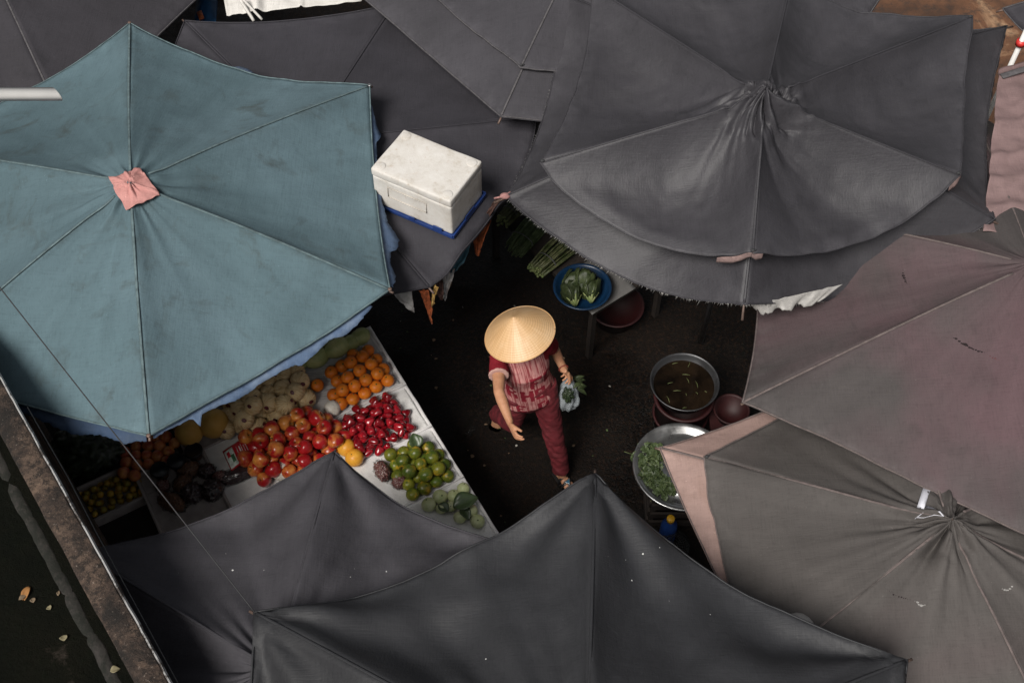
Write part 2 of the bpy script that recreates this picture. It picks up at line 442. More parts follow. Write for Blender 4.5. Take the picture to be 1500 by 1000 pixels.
def umbrella(key, label, apex, corners, mat, bind, edge=.05, drop=.04, belly=.05, prof=1.25, gather=.02, rg=.16, folds=.012, cfold=.008, low=.012, nu=34, nt=52,
             tier=None, pole_dx=(0, 0), seed=0, fray=False, press=None, rim_w=None, seams=True, tip=.035, cap=True, rib_mat=None, foldlen=.55, swirl=0, cdec=.38, crush=0, ff=4.2):
    A = P(*apex); C = [P(*c) if c else None for c in corners]
    for _ in range(3):
        for i in range(6):
            if C[i] is None:
                p, q = C[(i - 1) % 6], C[(i - 2) % 6]; r, s2 = C[(i + 1) % 6], C[(i + 2) % 6]; o = C[(i + 3) % 6]
                if p and q: C[i] = A + (p - A) - (q - A); C[i].z = p.z
                elif r and s2: C[i] = A + (r - A) - (s2 - A); C[i].z = r.z
                elif o: C[i] = V((2 * A.x - o.x, 2 * A.y - o.y, o.z))
    Rm = sum((c - A).length for c in C) / 6

    def F(i, s, t, up=0.0, extra=0.0, wr=1.0):
        a, b = C[i], C[(i + 1) % 6]; ch = a.lerp(b, s); q = 4 * s * (1 - s); e = edge[i] if isinstance(edge, (list, tuple)) else edge
        dr = drop[i] if isinstance(drop, (list, tuple)) else drop
        tt = t * (1 - e * q * t * t)
        p = A.lerp(ch, tt); p.z = A.z + (ch.z - A.z) * tt ** prof
        p.z -= belly * q * math.sin(min(1.1, t) * PI * .6) + dr * q * t ** 4
        d = V((p.x - A.x, p.y - A.y, 0)); r = d.length; th = math.atan2(d.y, d.x) + swirl * math.exp(-r / .2)
        cs, sn = math.cos(th), math.sin(th)
        z = gather * math.exp(-(r / rg) ** 1.6) * (1.6 * (1 - abs(nz(cs * 2.4, sn * 2.4, r * 5 + seed)) * 2.2) + 1.1 * nz(cs * 6, sn * 6, r * 9 + seed))
        if crush: z += crush * math.exp(-(r / .19) ** 2) * (abs(nz(p.x * 9 + 2 * nz(p.x * 5, p.y * 5, 1), p.y * 9 + 2 * nz(p.y * 5, p.x * 5, 4), seed)) * 2.4 - .6 + .5 * nz(p.x * 21, p.y * 21, seed))
        z += folds * min(1, r / .12) * math.exp(-r / foldlen) * (nz(cs * ff, sn * ff, r * .9 + seed * 2) + .4 * nz(cs * 9, sn * 9, r * 1.3 + seed)) * 1.6
        for (c0, o0) in ((a, b), (b, a)):
            dc = p - c0; dl = math.hypot(dc.x, dc.y); base = o0 - c0; an = math.atan2(dc.y, dc.x) - math.atan2(base.y, base.x)
            z += cfold * min(1, dl / .1) * math.exp(-dl / cdec) * math.sin(an * 11 + 2 * nz(dl * 2, i, seed)) * q ** .25
        z += q ** .35 * min(1, t * 2.5) * (low * nz(p.x * 1.7, p.y * 1.7, seed + 5) + low * .45 * nz(p.x * 5, p.y * 5, seed + 8) + low * .12 * nz(p.x * 17, p.y * 17, seed))
        p.z += z * wr + up
        if press:
            f = press(p)
            if f: p.z = p.z + (f[0] - p.z) * f[1]
        return p

    root = thing('market_umbrella', V((A.x + pole_dx[0], A.y + pole_dx[1], 0)), label, 'umbrella', 'fabric umbrellas roofing the market aisle')
    mb = MB(); fr = MB(); bd = MB()
    for i in range(6):
        nu_ = nu
        rows = []
        for j in range(nt + 1):
            t = (j / nt) ** 1.3
            row = []
            for k in range(nu_ + 1):
                s = k / nu_; tt = t
                if fray and j == nt: tt = t + .006 * nz(s * 30, i, seed) + .004 * nz(s * 90, i, seed)
                row.append(F(i, s, max(tt, .004)))
            rows.append(row)
        o = mb.grid(rows)
        for j in range(nt + 1):
            for k in range(nu_ + 1): mb.wear[o + j * (nu_ + 1) + k] = ((j / nt) ** 1.3, 2 * min(k / nu_, 1 - k / nu_), (i + k / nu_) / 6)
        # hem along the rim, seam along the rib
        bd.loft([F(i, k / 60, .996) + V((0, 0, .002)) for k in range(61)], .0045, 5)
        if seams: bd.loft([F(i, 0.0, .07 + .92 * k / 40) + V((0, 0, .0015)) for k in range(41)], (.006, .003) and [(.007, .002)] * 41, 6, side=(C[i] - A).cross(V((0, 0, 1))))
        if fray:
            for k in range(260):
                s = random.random(); p = F(i, s, 1.0); q = F(i, s, .97); d = (p - q).normalized(); L = random.uniform(.003, .013) * (1 + (random.random() < .06))
                sd_ = (C[(i + 1) % 6] - C[i]).normalized() * random.uniform(.0008, .0018)
                tipp = p + d * L + V((random.uniform(-.01, .01), random.uniform(-.01, .01), -L * random.uniform(.2, 1)))
                fr.add([p - sd_ - d * .004, p + sd_ - d * .004, tipp, p + V((0, 0, -.002))], [(0, 1, 2), (1, 3, 2), (3, 0, 2)])
    can = part('canopy', mb, mat, root, solid=.003)
    BVH[key] = BVHTree.FromPolygons(mb.v, mb.f)
    bd.wear = {k: (.5, .6, 0) for k in range(len(bd.v))}; part('edge_binding', bd, bind, root)
    if fray: f_ = part('frayed_edge', fr, FRAY, root); f_['kind'] = 'stuff'
    if tier:
        frac, lift, tmat, tdrop, tedge = tier['frac'], tier['lift'], tier['mat'], tier.get('drop', 0), tier.get('edge', 0)
        tm = MB(); tb = MB(); tl = MB()
        for i in range(6):
            te = tedge[i] if isinstance(tedge, (list, tuple)) else tedge
            fi = frac[i] if isinstance(frac, (list, tuple)) else frac
            fj = frac[(i + 1) % 6] if isinstance(frac, (list, tuple)) else frac

            def T(s, t):
                q = 4 * s * (1 - s)
                fe = (fi + (fj - fi) * s) * (1 - te * q * t * t + .006 * t ** 4 * nz(s * 14, i, seed + 2) + .008 * t ** 4 * nz(s * 5, i, seed + 4))
                p = F(i, s, max(t * fe, .004)); p.z += .014 + lift * t * t * (1 - tdrop * q) + q * belly * math.sin(PI * .6 * min(1, fe * t)) * tier.get('taut', 0) * t ** 3 + .012 * q * t * t * nz(p.x * 6, p.y * 6, seed + 3) - .02 * max(0, t - .93) / .07 * q * (lift > .03)
                return p
            rows = [[T(k / nu, (j / nt) ** 1.3) for k in range(nu + 1)] for j in range(nt + 1)]
            o = tm.grid(rows)
            for j in range(nt + 1):
                for k in range(nu + 1): tm.wear[o + j * (nu + 1) + k] = ((j / nt) ** 1.3, 2 * min(k / nu, 1 - k / nu), (i + k / nu) / 6)
            tb.loft([T(k / 60, .997) + V((0, 0, .001)) for k in range(61)], .004, 5)
            if seams: tb.loft([T(0, .08 + .91 * k / 40) + V((0, 0, .001)) for k in range(41)], [(.007, .002)] * 41, 6, side=(C[i] - A).cross(V((0, 0, 1))))
            c0 = T(0, .985); kt = MB(); kt.ball(c0 + V((0, 0, .006)), (.012, .010, .008), 8, 6); kt.ball(c0 + V((.012, .006, .003)), (.008, .006, .005), 8, 6)
            part('tie_knot', kt, DARKROPE, root)
        part('upper_canopy', tm, tmat, root, solid=.003); tb.wear = {k: (.5, .6, 0) for k in range(len(tb.v))}; part('upper_edge_binding', tb, bind, root)
        BVH[key + '2'] = BVHTree.FromPolygons(tm.v, tm.f)
    for i in range(6):
        rb = MB(); pts = [F(i, 0, k / 14, -.016, wr=.4) for k in range(1, 15)]; d = (pts[-1] - pts[-2]).normalized(); pts.append(pts[-1] + d * tip)
        rb.loft(pts, .007, 6); part('rib', rb, rib_mat or RUST, root)
    pole = MB(); b = V((A.x + pole_dx[0], A.y + pole_dx[1], 0)); pole.loft([b, A + V((0, 0, -.03))], .021, 12)
    part('pole', pole, STEEL, root)
    return root, F, A, C, can


teal, tF, tA, tC, tcan = umbrella('teal', 'faded teal canvas umbrella with a pink patch over its crown', (192, 272, 2.70),
    [(190, 33, 2.30), (543, 125, 2.30), (573, 425, 2.30), (218, 640, 2.30), (-140, 547, 2.30), (-175, 212, 2.30)], TEAL, BINDTEAL,
    edge=(.062, .022, .025, .025, .04, .04), drop=-.01, belly=.105, gather=.02, rg=.15, folds=.022, foldlen=.36, seed=1.3, low=.025, tip=.012)

# C below D, B below C, A below B
BOX_TOP = dict(l=(545, 248), b=(588, 187), r=(703, 234), f=(664, 298))
ZB = 2.09
bh = .30
bl, bb_, br_, bf = [P(*BOX_TOP[k], ZB + bh) for k in 'lbrf']
BC = (bl + bb_ + br_ + bf) / 4; bux = ((bf - bl) + (br_ - bb_)).normalized(); buy = V((-bux.y, bux.x, 0)); bw = ((bf - bl).length + (br_ - bb_).length) / 2; bd_ = ((bb_ - bl).length + (br_ - bf).length) / 2


def press(p):
    d = p - BC; x = abs(d.x * bux.x + d.y * bux.y) - bw / 2; y = abs(d.x * buy.x + d.y * buy.y) - bd_ / 2
    e = math.hypot(max(x, 0), max(y, 0))
    if e > .22: return None
    k = 1 - e / .22; k = k * k * (3 - 2 * k)
    return (ZB - .012, k)


slate, _, _, _, _ = umbrella('slate', 'dark slate umbrella carrying the white foam box', (447, 208, 2.2),
    [(270, 30, 2.0), (578, 5, 2.0), (787, 171, 2.0), (630, 421, 2.0), None, None], GREY2, GREY2, edge=(.03, .03, -.10, .05, .05, .05), drop=0, belly=.045, folds=.004, gather=.01, seed=2.1, press=press, low=.006, prof=1.1)
umbrella('corner', 'charcoal umbrella in the top left corner behind the teal one', (-60, -150, 2.3), [(105, 205, 1.93), (345, -48, 1.93), None, None, None, None], GREY1, BINDING,
    edge=.05, drop=.02, belly=.03, seed=3.7, low=.01)
umbrella('topmid', 'two tiered grey umbrella at the top centre with a puckered tip', (877, -130, 2.62), [(733, 172, 2.2), (445, -75, 2.2), None, None, None, None][::1], GREY4, BINDING,
    edge=(.03, .05, .05, .05, .05, .02), drop=.02, belly=.06, seed=4.9, tier=dict(frac=.81, lift=.03, mat=GREY4, edge=.02, drop=.4), low=.01, folds=.01)
big, dF, dA, dC, _ = umbrella('big', 'large satin grey two tiered umbrella with a crumpled crown', (1118, 150, 2.98),
    [(828, -8, 2.45), (740, 287, 2.45), (1090, 447, 2.45), (1458, 322, 2.45), (1476, 38, 2.45), None], GREY3, GREY3, edge=(.04, .0, .0, .03, .05, .04), drop=(-.05, -.01, -.01, -.08, -.07, -.07),
    belly=.25, prof=1.35, gather=.05, rg=.16, folds=.03, foldlen=.28, cfold=.012, low=.035, nu=48, nt=80, seed=6.3, fray=True, pole_dx=(.12, .55), swirl=1.2,
    tier=dict(frac=(.85, .86, .85, .805, .79, .8), lift=.13, mat=GREY3, edge=(.04, -.11, -.09, -.03, .0, .0), drop=.3, taut=.8), tip=.07, crush=.045)
rightu, eF, eA, eC, _ = umbrella('right', 'faded maroon grey umbrella at the right with stitched tears', (1512, 388, 2.5), [(1086, 590, 2.18), (1555, 808, 2.18), None, None, None, (1100, 300, 2.18)], MAROON, BINDM,
    edge=(.04, .05, .05, .05, .05, .05), drop=.02, belly=.07, gather=.010, rg=.08, folds=.010, foldlen=.4, seed=7.7, low=.03, tip=.0)
lowr, fF, fA, fC, _ = umbrella('lowright', 'greenish grey two tiered umbrella with a pink lower cloth at lower right', (1390, 768, 2.12), [(965, 655, 1.85), (1118, 985, 1.85), None, None, None, (1290, 515, 1.85)], PINK, BINDM,
    edge=(.0, .05, .05, .05, .05, .03), drop=.02, belly=.035, gather=.03, rg=.16, folds=.06, foldlen=.34, ff=2.2, seed=8.4, low=.02, prof=1.1, crush=.02,
    tier=dict(frac=(.835, 1.06, .9, .86, .9, 1.0), lift=.012, mat=GREYG, edge=(.0, 0, 0, 0, 0, 0), drop=.2), tip=.02)
umbrella('lowleft', 'grey umbrella at the lower left beside the parapet and fruit stall', (404, 984, 2.28), [(490, 660, 1.98), (110, 805, 1.98), None, None, None, (778, 800, 1.98)], GREY4, GREY4,
    edge=(.062, .05, .05, .05, .05, .072), drop=-.04, belly=.12, seed=9.2, low=.04, folds=.04, tip=.02, cfold=.035, cdec=.5)
umbrella('bottom', 'black umbrella at the bottom centre with its tip near the sandalled foot', (858, 1165, 2.78), [(872, 692, 2.36), (372, 897, 2.36), None, None, None, (1330, 966, 2.36)], GREY5, GREY5,
    edge=(.070, .05, .05, .05, .05, .076), drop=-.04, belly=.14, seed=10.6, low=.045, folds=.06, foldlen=.9, cfold=.06, cdec=.7, tip=.03)

# crown patch of the teal umbrella
mb = MB(); rows = []; n = 44
pc = [P(x, y, 2.70) for x, y in ((160, 262), (205, 246), (233, 284), (184, 306))]
for j in range(n + 1):
    row = []
    for i in range(n + 1):
        a, b = i / n, j / n
        p = pc[0].lerp(pc[1], a).lerp(pc[3].lerp(pc[2], a), b)
        h, nn, _, _ = BVH['teal'].ray_cast(V((p.x, p.y, 4)), V((0, 0, -1)))
        h = h or V((p.x, p.y, tA.z))
        ed_ = min(a, b, 1 - a, 1 - b)
        p.z = max(h.z + .010, tA.z + .020 - .20 * math.hypot(p.x - tA.x, p.y - tA.y)) + .008 * nz(a * 4, b * 4, 2) + .012 * max(0, 1 - ed_ * 12) * nz(a * 5, b * 5, 1) + .006 * math.exp(-((b - .42 + .1 * a) / .05) ** 2)
        q = .012 * nz(a * 3, b * 3, 7); row.append(p + V((q, q * .5, 0)))
    rows.append(row)
mb.grid(rows); PATCH = fabric('salmon_patch', (.50, .24, .22), (.38, .20, .18), 13, .5)
part('crown_patch', mb, PATCH, teal, solid=.004)


# ragged blue lining hanging out below three sides of the teal umbrella
def ragged(F, i, s0, s1, wfun, zoff, mat, root, name, seed, n=110, out=None):
    mb = MB(); rows = []
    for k in range(n + 1):
        s = s0 + (s1 - s0) * k / n; a = F(i, s, .93); b = F(i, s, 1.0); d = (b - a); d.z = 0; d.normalize()
        wv = .75 * wfun((k / n)) * (1 + .25 * nz(s * 40, seed, 0)) + .006 * nz(s * 150, seed, 1)
        row = []
        for j in range(7):
            t = j / 6
            p = a.lerp(b, t * 1.0) + d * (wv * t * t); p.z -= zoff + .45 * max(wv, 0) * t * t + .01 * nz(s * 25, t * 3, seed) * t
            row.append(p)
        rows.append(row)
    mb.grid(rows); return part(name, mb, mat, root, solid=.002)


def tri(x, *pk):
    """piecewise-linear width profile"""
    for (x0, y0), (x1, y1) in zip(pk, pk[1:]):
        if x0 <= x <= x1: return y0 + (y1 - y0) * (x - x0) / max(1e-6, x1 - x0)
    return pk[-1][1]


ragged(tF, 1, .08, .97, lambda x: tri(x, (0, .0), (.07, .03), (.12, .045), (.16, .075), (.2, .03), (.3, .02), (.5, .03), (.62, .06), (.70, .12), (.76, .10), (.79, .05), (.86, .03), (.93, .06), (1, .02)), .02, BLUEC, teal, 'lining', 3)
ragged(tF, 2, .08, .99, lambda x: tri(x, (0, .0), (.10, .045), (.17, .05), (.22, .02), (.30, .05), (.37, .07), (.41, .04), (.52, .03), (.66, .05), (.72, .03), (.80, .02), (.82, .09), (.84, .01), (.92, .0), (1, .0)), .03, BLUEC, teal, 'lining', 4)
ragged(tF, 3, .02, .7, lambda x: tri(x, (0, .0), (.15, .05), (.3, .03), (.45, .07), (.7, .03), (1, .0)), .05, BLUE_SHADE, teal, 'lining', 5)
ragged(tF, 0, .42, .58, lambda x: tri(x, (0, 0), (.3, .075), (.45, .08), (.9, .01), (1, 0)), .012, BLUEC, teal, 'lining', 6)

# ferrules at the teal corners
for i in range(6):
    mb = MB(); p = tF(i, 0, .995); mb.lathe([(.0001, .0), (.012, .001), (.012, .006), (.006, .008), (.0001, .008)], 10, Matrix.Translation(p)); part('corner_rivet', mb, STEEL if i == 1 else RUST, teal)

# white drops, stitched tears and a torn hole: marks lying on the cloth
def spots(key, pts, root, mat, name):
    for (px, py, r) in pts:
        h, nn = surf_hit(key, px, py)
        if h is None: continue
        mb = MB(); n = 10; q = nn.to_track_quat('Z', 'Y').to_matrix().to_4x4(); q.translation = h
        rr = [r * (1 + .3 * nz(k * 1.3, px, py)) for k in range(n)]
        mb.add([q @ V((0, 0, .004))] + [q @ V((rr[k] * math.cos(2 * PI * k / n), rr[k] * math.sin(2 * PI * k / n), .0015)) for k in range(n)], [(0, 1 + k, 1 + (k + 1) % n) for k in range(n)])
        part(name, mb, mat, root)


ur = {o['label']: o for o in SC.objects if o.name.startswith('market_umbrella')}
LL = next(o for k, o in ur.items() if k.startswith('grey umbrella at the lower left')); BOT = next(o for k, o in ur.items() if k.startswith('black umbrella'))
spots('lowleft', [(331, 811, .008), (341, 835, .010), (387, 835, .005), (262, 839, .003), (513, 845, .007), (519, 833, .003), (566, 837, .008), (552, 735, .003), (427, 690, .003)], LL, DROP, 'white_drop')
spots('bottom', [(942, 811, .010), (925, 850, .009), (966, 802, .005), (916, 820, .004), (712, 965, .006), (1040, 900, .006), (890, 815, .003), (980, 880, .003)], BOT, DROP, 'white_drop')


def tear(key, a, b, root, n=16, wob=2.0, mat=None, r=.006):
    mb = MB()
    for k in range(n):
        t = k / n; x = a[0] + (b[0] - a[0]) * t + wob * nz(t * 9, a[0], 1) * 1.5; y = a[1] + (b[1] - a[1]) * t + wob * nz(t * 9, a[1], 4) * 1.5 + 4 * math.sin(t * PI)
        h, nn = surf_hit(key, x, y)
        if h is None: continue
        rr = r * (.5 + random.random()) * math.sin(PI * (k + .7) / (n + .7))
        mb.ball(h + nn * .001, (rr * 1.3, rr, .0035), 7, 5)
    part('stitched_tear', mb, mat, root)


TEARM = simple('dark_tear', (.012, .006, .007), .9); TEARR = simple('reddish_tear', (.10, .03, .03), .9)
tear('right', (1393, 491), (1448, 518), rightu, 18, mat=TEARM, r=.009); tear('right', (1448, 518), (1466, 526), rightu, 6, mat=TEARR, r=.005)
tear('right', (1321, 392), (1330, 418), rightu, 9, mat=TEARM, r=.008)
tear('lowright2', (1292, 858), (1340, 880), lowr, 14, mat=TEARM, r=.004); tear('lowright2', (1340, 880), (1358, 884), lowr, 6, mat=FRAY, r=.008)
tear('lowright2', (1468, 862), (1485, 856), lowr, 6, mat=FRAY, r=.008)
# white rag showing through the torn crown of the greenish umbrella
def rag_on(key, poly, root, mat, name, lift=.008):
    mb = MB(); vs = []
    for (x, y) in poly:
        h, nn = surf_hit(key, x, y)
        vs.append(h + V((0, 0, lift + .006 * nz(x, y, 0))))
    c = sum(vs, V()) / len(vs); c.z += .008; n_ = len(vs)
    mb.add([c] + vs, [(0, 1 + k, 1 + (k + 1) % n_) for k in range(n_)])
    return part(name, mb, mat, root, solid=.003)


TORN = simple('pinkish_torn_hem', (.22, .15, .14), .9, 0, .3, 50)
for i_, (s0_, s1_) in ((1, (.86, 1.0)), (2, (.0, .05)), (2, (.93, 1.0)), (3, (.0, .07)), (0, (.0, .05))):
    mb = MB(); rows = []
    for k in range(15):
        f = k / 14; s_ = s0_ + (s1_ - s0_) * f; q = 4 * s_ * (1 - s_); fr_ = (.85, .86, .85, .805, .79, .8); te_ = (.04, -.11, -.09, -.03, .0, .0)[i_]
        fe = (fr_[i_] + (fr_[(i_ + 1) % 6] - fr_[i_]) * s_) * (1 - te_ * q); w_ = .010 * math.sin(PI * (.08 + .84 * f)) * (1 + .4 * nz(f * 6, i_, 3))
        rows.append([dF(i_, s_, fe - .004 + w_ * g_ / 3) + V((0, 0, .148 - .012 * g_ + .08 * q)) for g_ in range(4)])
    mb.grid(rows); part('torn_hem', mb, TORN, big, solid=.002)
RAGW = simple('pale_plastic_rag', (.60, .60, .66), .5, 0, .12)
rag_on('lowright2', [(1352, 714), (1366, 712), (1360, 724), (1355, 738), (1352, 752), (1340, 761), (1343, 742)], lowr, RAGW, 'torn_patch')
rag_on('lowright2', [(1341, 760), (1354, 742), (1364, 745), (1376, 750), (1382, 757), (1368, 756), (1352, 760)], lowr, RAGW, 'torn_patch', .012)
mb = MB(); h, nn = surf_hit('lowright2', 1170, 922)
for i in range(1):
    rows = []
    for j in range(7):
        r = .085 * math.sin(PI / 2 * j / 6 + .02); rows.append([h + V((r * math.cos(2 * PI * k / 16), r * math.sin(2 * PI * k / 16), .045 * math.cos(PI / 2 * j / 6))) for k in range(16)])
    mb.grid(rows, 0, True)
m = N('white_lace'); v = m.coord(); b_ = m.node('ShaderNodeTexBrick'); b_.inputs['Scale'].default_value = 45; b_.inputs['Color1'].default_value = (.34, .33, .31, 1); b_.inputs['Color2'].default_value = (.28, .27, .26, 1); b_.inputs['Mortar'].default_value = (.25, .23, .22, 1)
m.link(v, b_.inputs['Vector']); m.color(b_.outputs[0]); LACE = m.m
cap_ = single('knit_cap', mb, LACE, 'small white knitted rag peeking over the edge of the black umbrella', 'rag', loc=h)
# ------------------------------------------------------------------ foam box on its blue tray
ang = math.atan2(bux.y, bux.x)
BM = Matrix.Translation(V((BC.x, BC.y, ZB))) @ Matrix.Rotation(ang, 4, 'Z')
m = N('dirty_foam'); v = m.coord()
n1 = m.noise(v, 11, 8, .75); n2 = m.noise(v, 30, 5, .7); n3 = m.noise(m.coord('Object', (14, 14, 2.2)), 2, 5, .65)
c = m.ramp(n1, (.3, (.44, .40, .34)), (.45, (.57, .54, .50)), (.7, (.66, .64, .61)))
c = m.mix(m.ramp(n2, (.62, 0), (.75, .6)), c, (.34, .24, .15)); c = m.mix(m.ramp(n3, (.6, 0), (.74, .5)), c, (.42, .30, .20))
m.color(c); m.set(Roughness=.85, Subsurface_Weight=.0); m.bump(m.math('ADD', m.noise(v, 140, 2), m.math('MULTIPLY', n1, 2)), .25, .004)
FOAM = m.m
BLUEP = simple('blue_plastic', (.015, .04, .16), .4, 0, .2, 10, .05)
fb = thing('foam_box', V((BC.x, BC.y, ZB)), 'grubby white foam box standing on the slate umbrella', 'box')


def foam_block(x, y, z0, z1, seed, n=22):
    """slightly worn block with rounded edges"""
    mb = MB(); bm = bmesh.new(); bmesh.ops.create_cube(bm, size=1)
    bmesh.ops.scale(bm, vec=(2 * x, 2 * y, z1 - z0), verts=bm.verts); bmesh.ops.bevel(bm, geom=list(bm.edges), offset=.012, segments=3, affect='EDGES', profile=.5)
    bmesh.ops.subdivide_edges(bm, edges=[e for e in bm.edges if e.calc_length() > .1], cuts=12, use_grid_fill=True)
    for q in bm.verts: q.co += V((.003 * noise.noise(q.co * 9), .003 * noise.noise(q.co * 9 + V((5, 5, 5))), .003 * noise.noise(q.co * 7 + V((seed, 1, 4)))))
    bm.verts.index_update()
    mb.add([BM @ (q.co + V((0, 0, (z0 + z1) / 2))) for q in bm.verts], [tuple(q.index for q in f.verts) for f in bm.faces]); bm.free(); return mb


part('box_body', foam_block(bw / 2 - .004, bd_ / 2 - .004, .012, bh - .055, 1), FOAM, fb)
part('lid', foam_block(bw / 2 - .002, bd_ / 2 - .002, bh - .056, bh, 2), FOAM, fb)
for sx in (-1, 1):
    for sy in (-1, 1):
        mb = MB(); mb.lathe([(.03, 0), (.03, .002), (.026, .0035), (.0001, .004)], 18, BM @ Matrix.Translation((sx * (bw / 2 - .045), sy * (bd_ / 2 - .045), bh - .0005))); part('moulded_foot', mb, FOAM, fb)
mb = MB(); x0 = bw / 2
for (a, b_, z) in ((-.16, .1, .2), (-.16, .1, .12)):
    mb.box(a, b_, -bd_ / 2 - .0045, -bd_ / 2 + .002, z, z + .0016, BM)
for a in (-.16, .1):
    mb.box(a, a + .0016, -bd_ / 2 - .0045, -bd_ / 2 + .002, .12, .2, BM)
part('scored_rectangle', mb, simple('scored_foam', (.52, .48, .43), .9), fb)
tr = thing('blue_tray', V((BC.x, BC.y, ZB)), 'blue plastic tray with notched rim under the foam box', 'tray')
mb = MB(); X, Y = bw / 2 + .008, bd_ / 2 + .008
mb.box(-X, X, -Y, Y, 0, .01, BM); part('tray_base', mb, BLUEP, tr, False)
mb = MB()
segs = [(-X, -X + .07, .06), (-X + .07, -.02, .022), (-.02, .02, .04), (.02, X - .13, .024), (X - .13, X - .07, .05), (X - .07, X, .026)]
for a, b_, h in segs: mb.box(a, b_ - .001, -Y - .006, -Y, .0, h, BM); mb.box(a, b_ - .001, Y, Y + .006, .0, h, BM)
for a, b_, h in ((-Y, -.05, .026), (-.05, .05, .05), (.05, Y, .026)): mb.box(X, X + .006, a, b_ - .001, 0, h, BM); mb.box(-X - .006, -X, a, b_ - .001, 0, h, BM)
part('tray_rim', mb, BLUEP, tr, False, bevel=.002)

# ------------------------------------------------------------------ ropes, pipe, sheets at the top
def cable(name, pts, r, mat, label, cat, sag=0, n=60):
    mb = MB(); L = []
    for a, b in zip(pts, pts[1:]):
        for k in range(n): t = k / n; p = V(a).lerp(V(b), t); p.z -= sag * 4 * t * (1 - t); L.append(p)
    L.append(V(pts[-1])); mb.loft(L, r, 6); return single(name, mb, mat, label, cat, loc=V(pts[0]))


a = P(373, 896, 2.40); b = P(-60, 345, 3.2)
cable('tie_rope', [a, b, b + (b - a) * .9], 0.003, DARKROPE, 'thin dark tie rope running from the black umbrella over the teal umbrella', 'rope')
cable('slack_cord', [P(40, 596, 2.42), P(100, 700, 2.36), P(140, 778, 2.33), P(266, 1010, 2.36)], .003, TWINE, 'thin grey cord stretched close along the white edge of the parapet', 'cord')
PVC = simple('white_pvc', (.66, .65, .63), .35, 0, .08, 6, .05)
a = P(-250, 139, 3.3); b = P(84, 138, 3.3); d = (b - a).normalized(); a = a - d * 1.5; side = d.cross(V((0, 0, 1)))
mb = MB(); rows = []; n = 24; upv = side.cross(d)
for (o, cut) in ((0, 0), (1, 1)):
    for rr in ((.033,) if not o else (.033,)):
        row = []
        for k in range(n):
            q = side * (rr * math.cos(2 * PI * k / n)) + upv * (rr * math.sin(2 * PI * k / n)); base = (a if not o else b) + d * (-.9 * q.dot(V((0, 1, 0))) * cut if o else 0)
            row.append(base + q)
        rows.append(row)
inner = [p + (b - p) * 0 - (p - (b + d * ((p - b).dot(d)))) * .16 for p in rows[1]]
rows.append(inner); rows.append([p - d * .4 for p in inner])
mb.grid(rows, 0, True)
single('plastic_pipe', mb, PVC, 'white plastic pipe with a slanted cut end over the teal umbrella', 'pipe', loc=a)

# white tarpaulin beyond the slate umbrella
def sheet(name, cs, mat, label, cat, n=40, amp=.02, f=4, seed=0, sag=.08, folds=None, solid=.003):
    rows = []
    for j in range(n + 1):
        row = []
        for i in range(n + 1):
            u, w_ = i / n, j / n; p = cs[0].lerp(cs[1], u).lerp(cs[3].lerp(cs[2], u), w_)
            p = p + V((0, 0, -sag * 16 * u * (1 - u) * w_ * (1 - w_) + amp * nz(p.x * f, p.y * f, seed) + amp * .5 * nz(p.x * f * 3, p.y * f * 3, seed)))
            if folds: p.z += folds(u, w_)
            row.append(p)
        rows.append(row)
    mb = MB(); mb.grid(rows); return single(name, mb, mat, label, cat, loc=cs[0], solid=solid)


wt = sheet('tarpaulin', [P(332, 22, 1.75), P(530, 3, 1.75), P(560, -160, 2.0), P(300, -160, 2.0)], WHITEC, 'white tarpaulin with gathered folds beyond the slate umbrella', 'tarpaulin', 60, .02, 4, 3, .05,
           folds=lambda u, w_: .035 * math.exp(-((u - .22 - .15 * w_) / .03) ** 2) + .03 * nz(u * 22, w_ * 3, 1) * max(0, .35 - u) / .35 + .02 * math.exp(-((u - .55 + .05 * w_) / .012) ** 2))
mb = MB(); mb.loft([V(P(352, 0, 1.83)).lerp(P(372, 31, 1.72), k / 8) for k in range(9)], .012, 6); mb.loft([V(P(352, -5, 1.85)).lerp(P(384, 29, 1.72), k / 8) for k in range(9)], .010, 6)
part('rolled_seam', mb, WHITEC, wt)
BLUESHEET = simple('blue_sacking', (.02, .10, .24), .5, 0, .3, 20)
bs = sheet('blue_sack', [P(284, 36, 1.6), P(316, 36, 1.6), P(322, -30, 1.6), P(290, -30, 1.6)], BLUESHEET, 'blue sack with an orange striped tag between the white tarpaulin and charcoal umbrella', 'sack', 20, .02, 6, 5, -.06)
mb = MB(); q0, q1, q2, q3 = P(288, 18, 1.665), P(295, 15, 1.665), P(299, 26, 1.665), P(292, 29, 1.665)
mb.add([q0, q1, q2, q3, q0 - V((0, 0, .01)), q1 - V((0, 0, .01)), q2 - V((0, 0, .01)), q3 - V((0, 0, .01))], [(0, 3, 2, 1), (4, 5, 6, 7), (0, 1, 5, 4), (1, 2, 6, 5), (2, 3, 7, 6), (3, 0, 4, 7)])
part('orange_tag', mb, simple('orange_print', (.5, .12, .03), .6), bs)

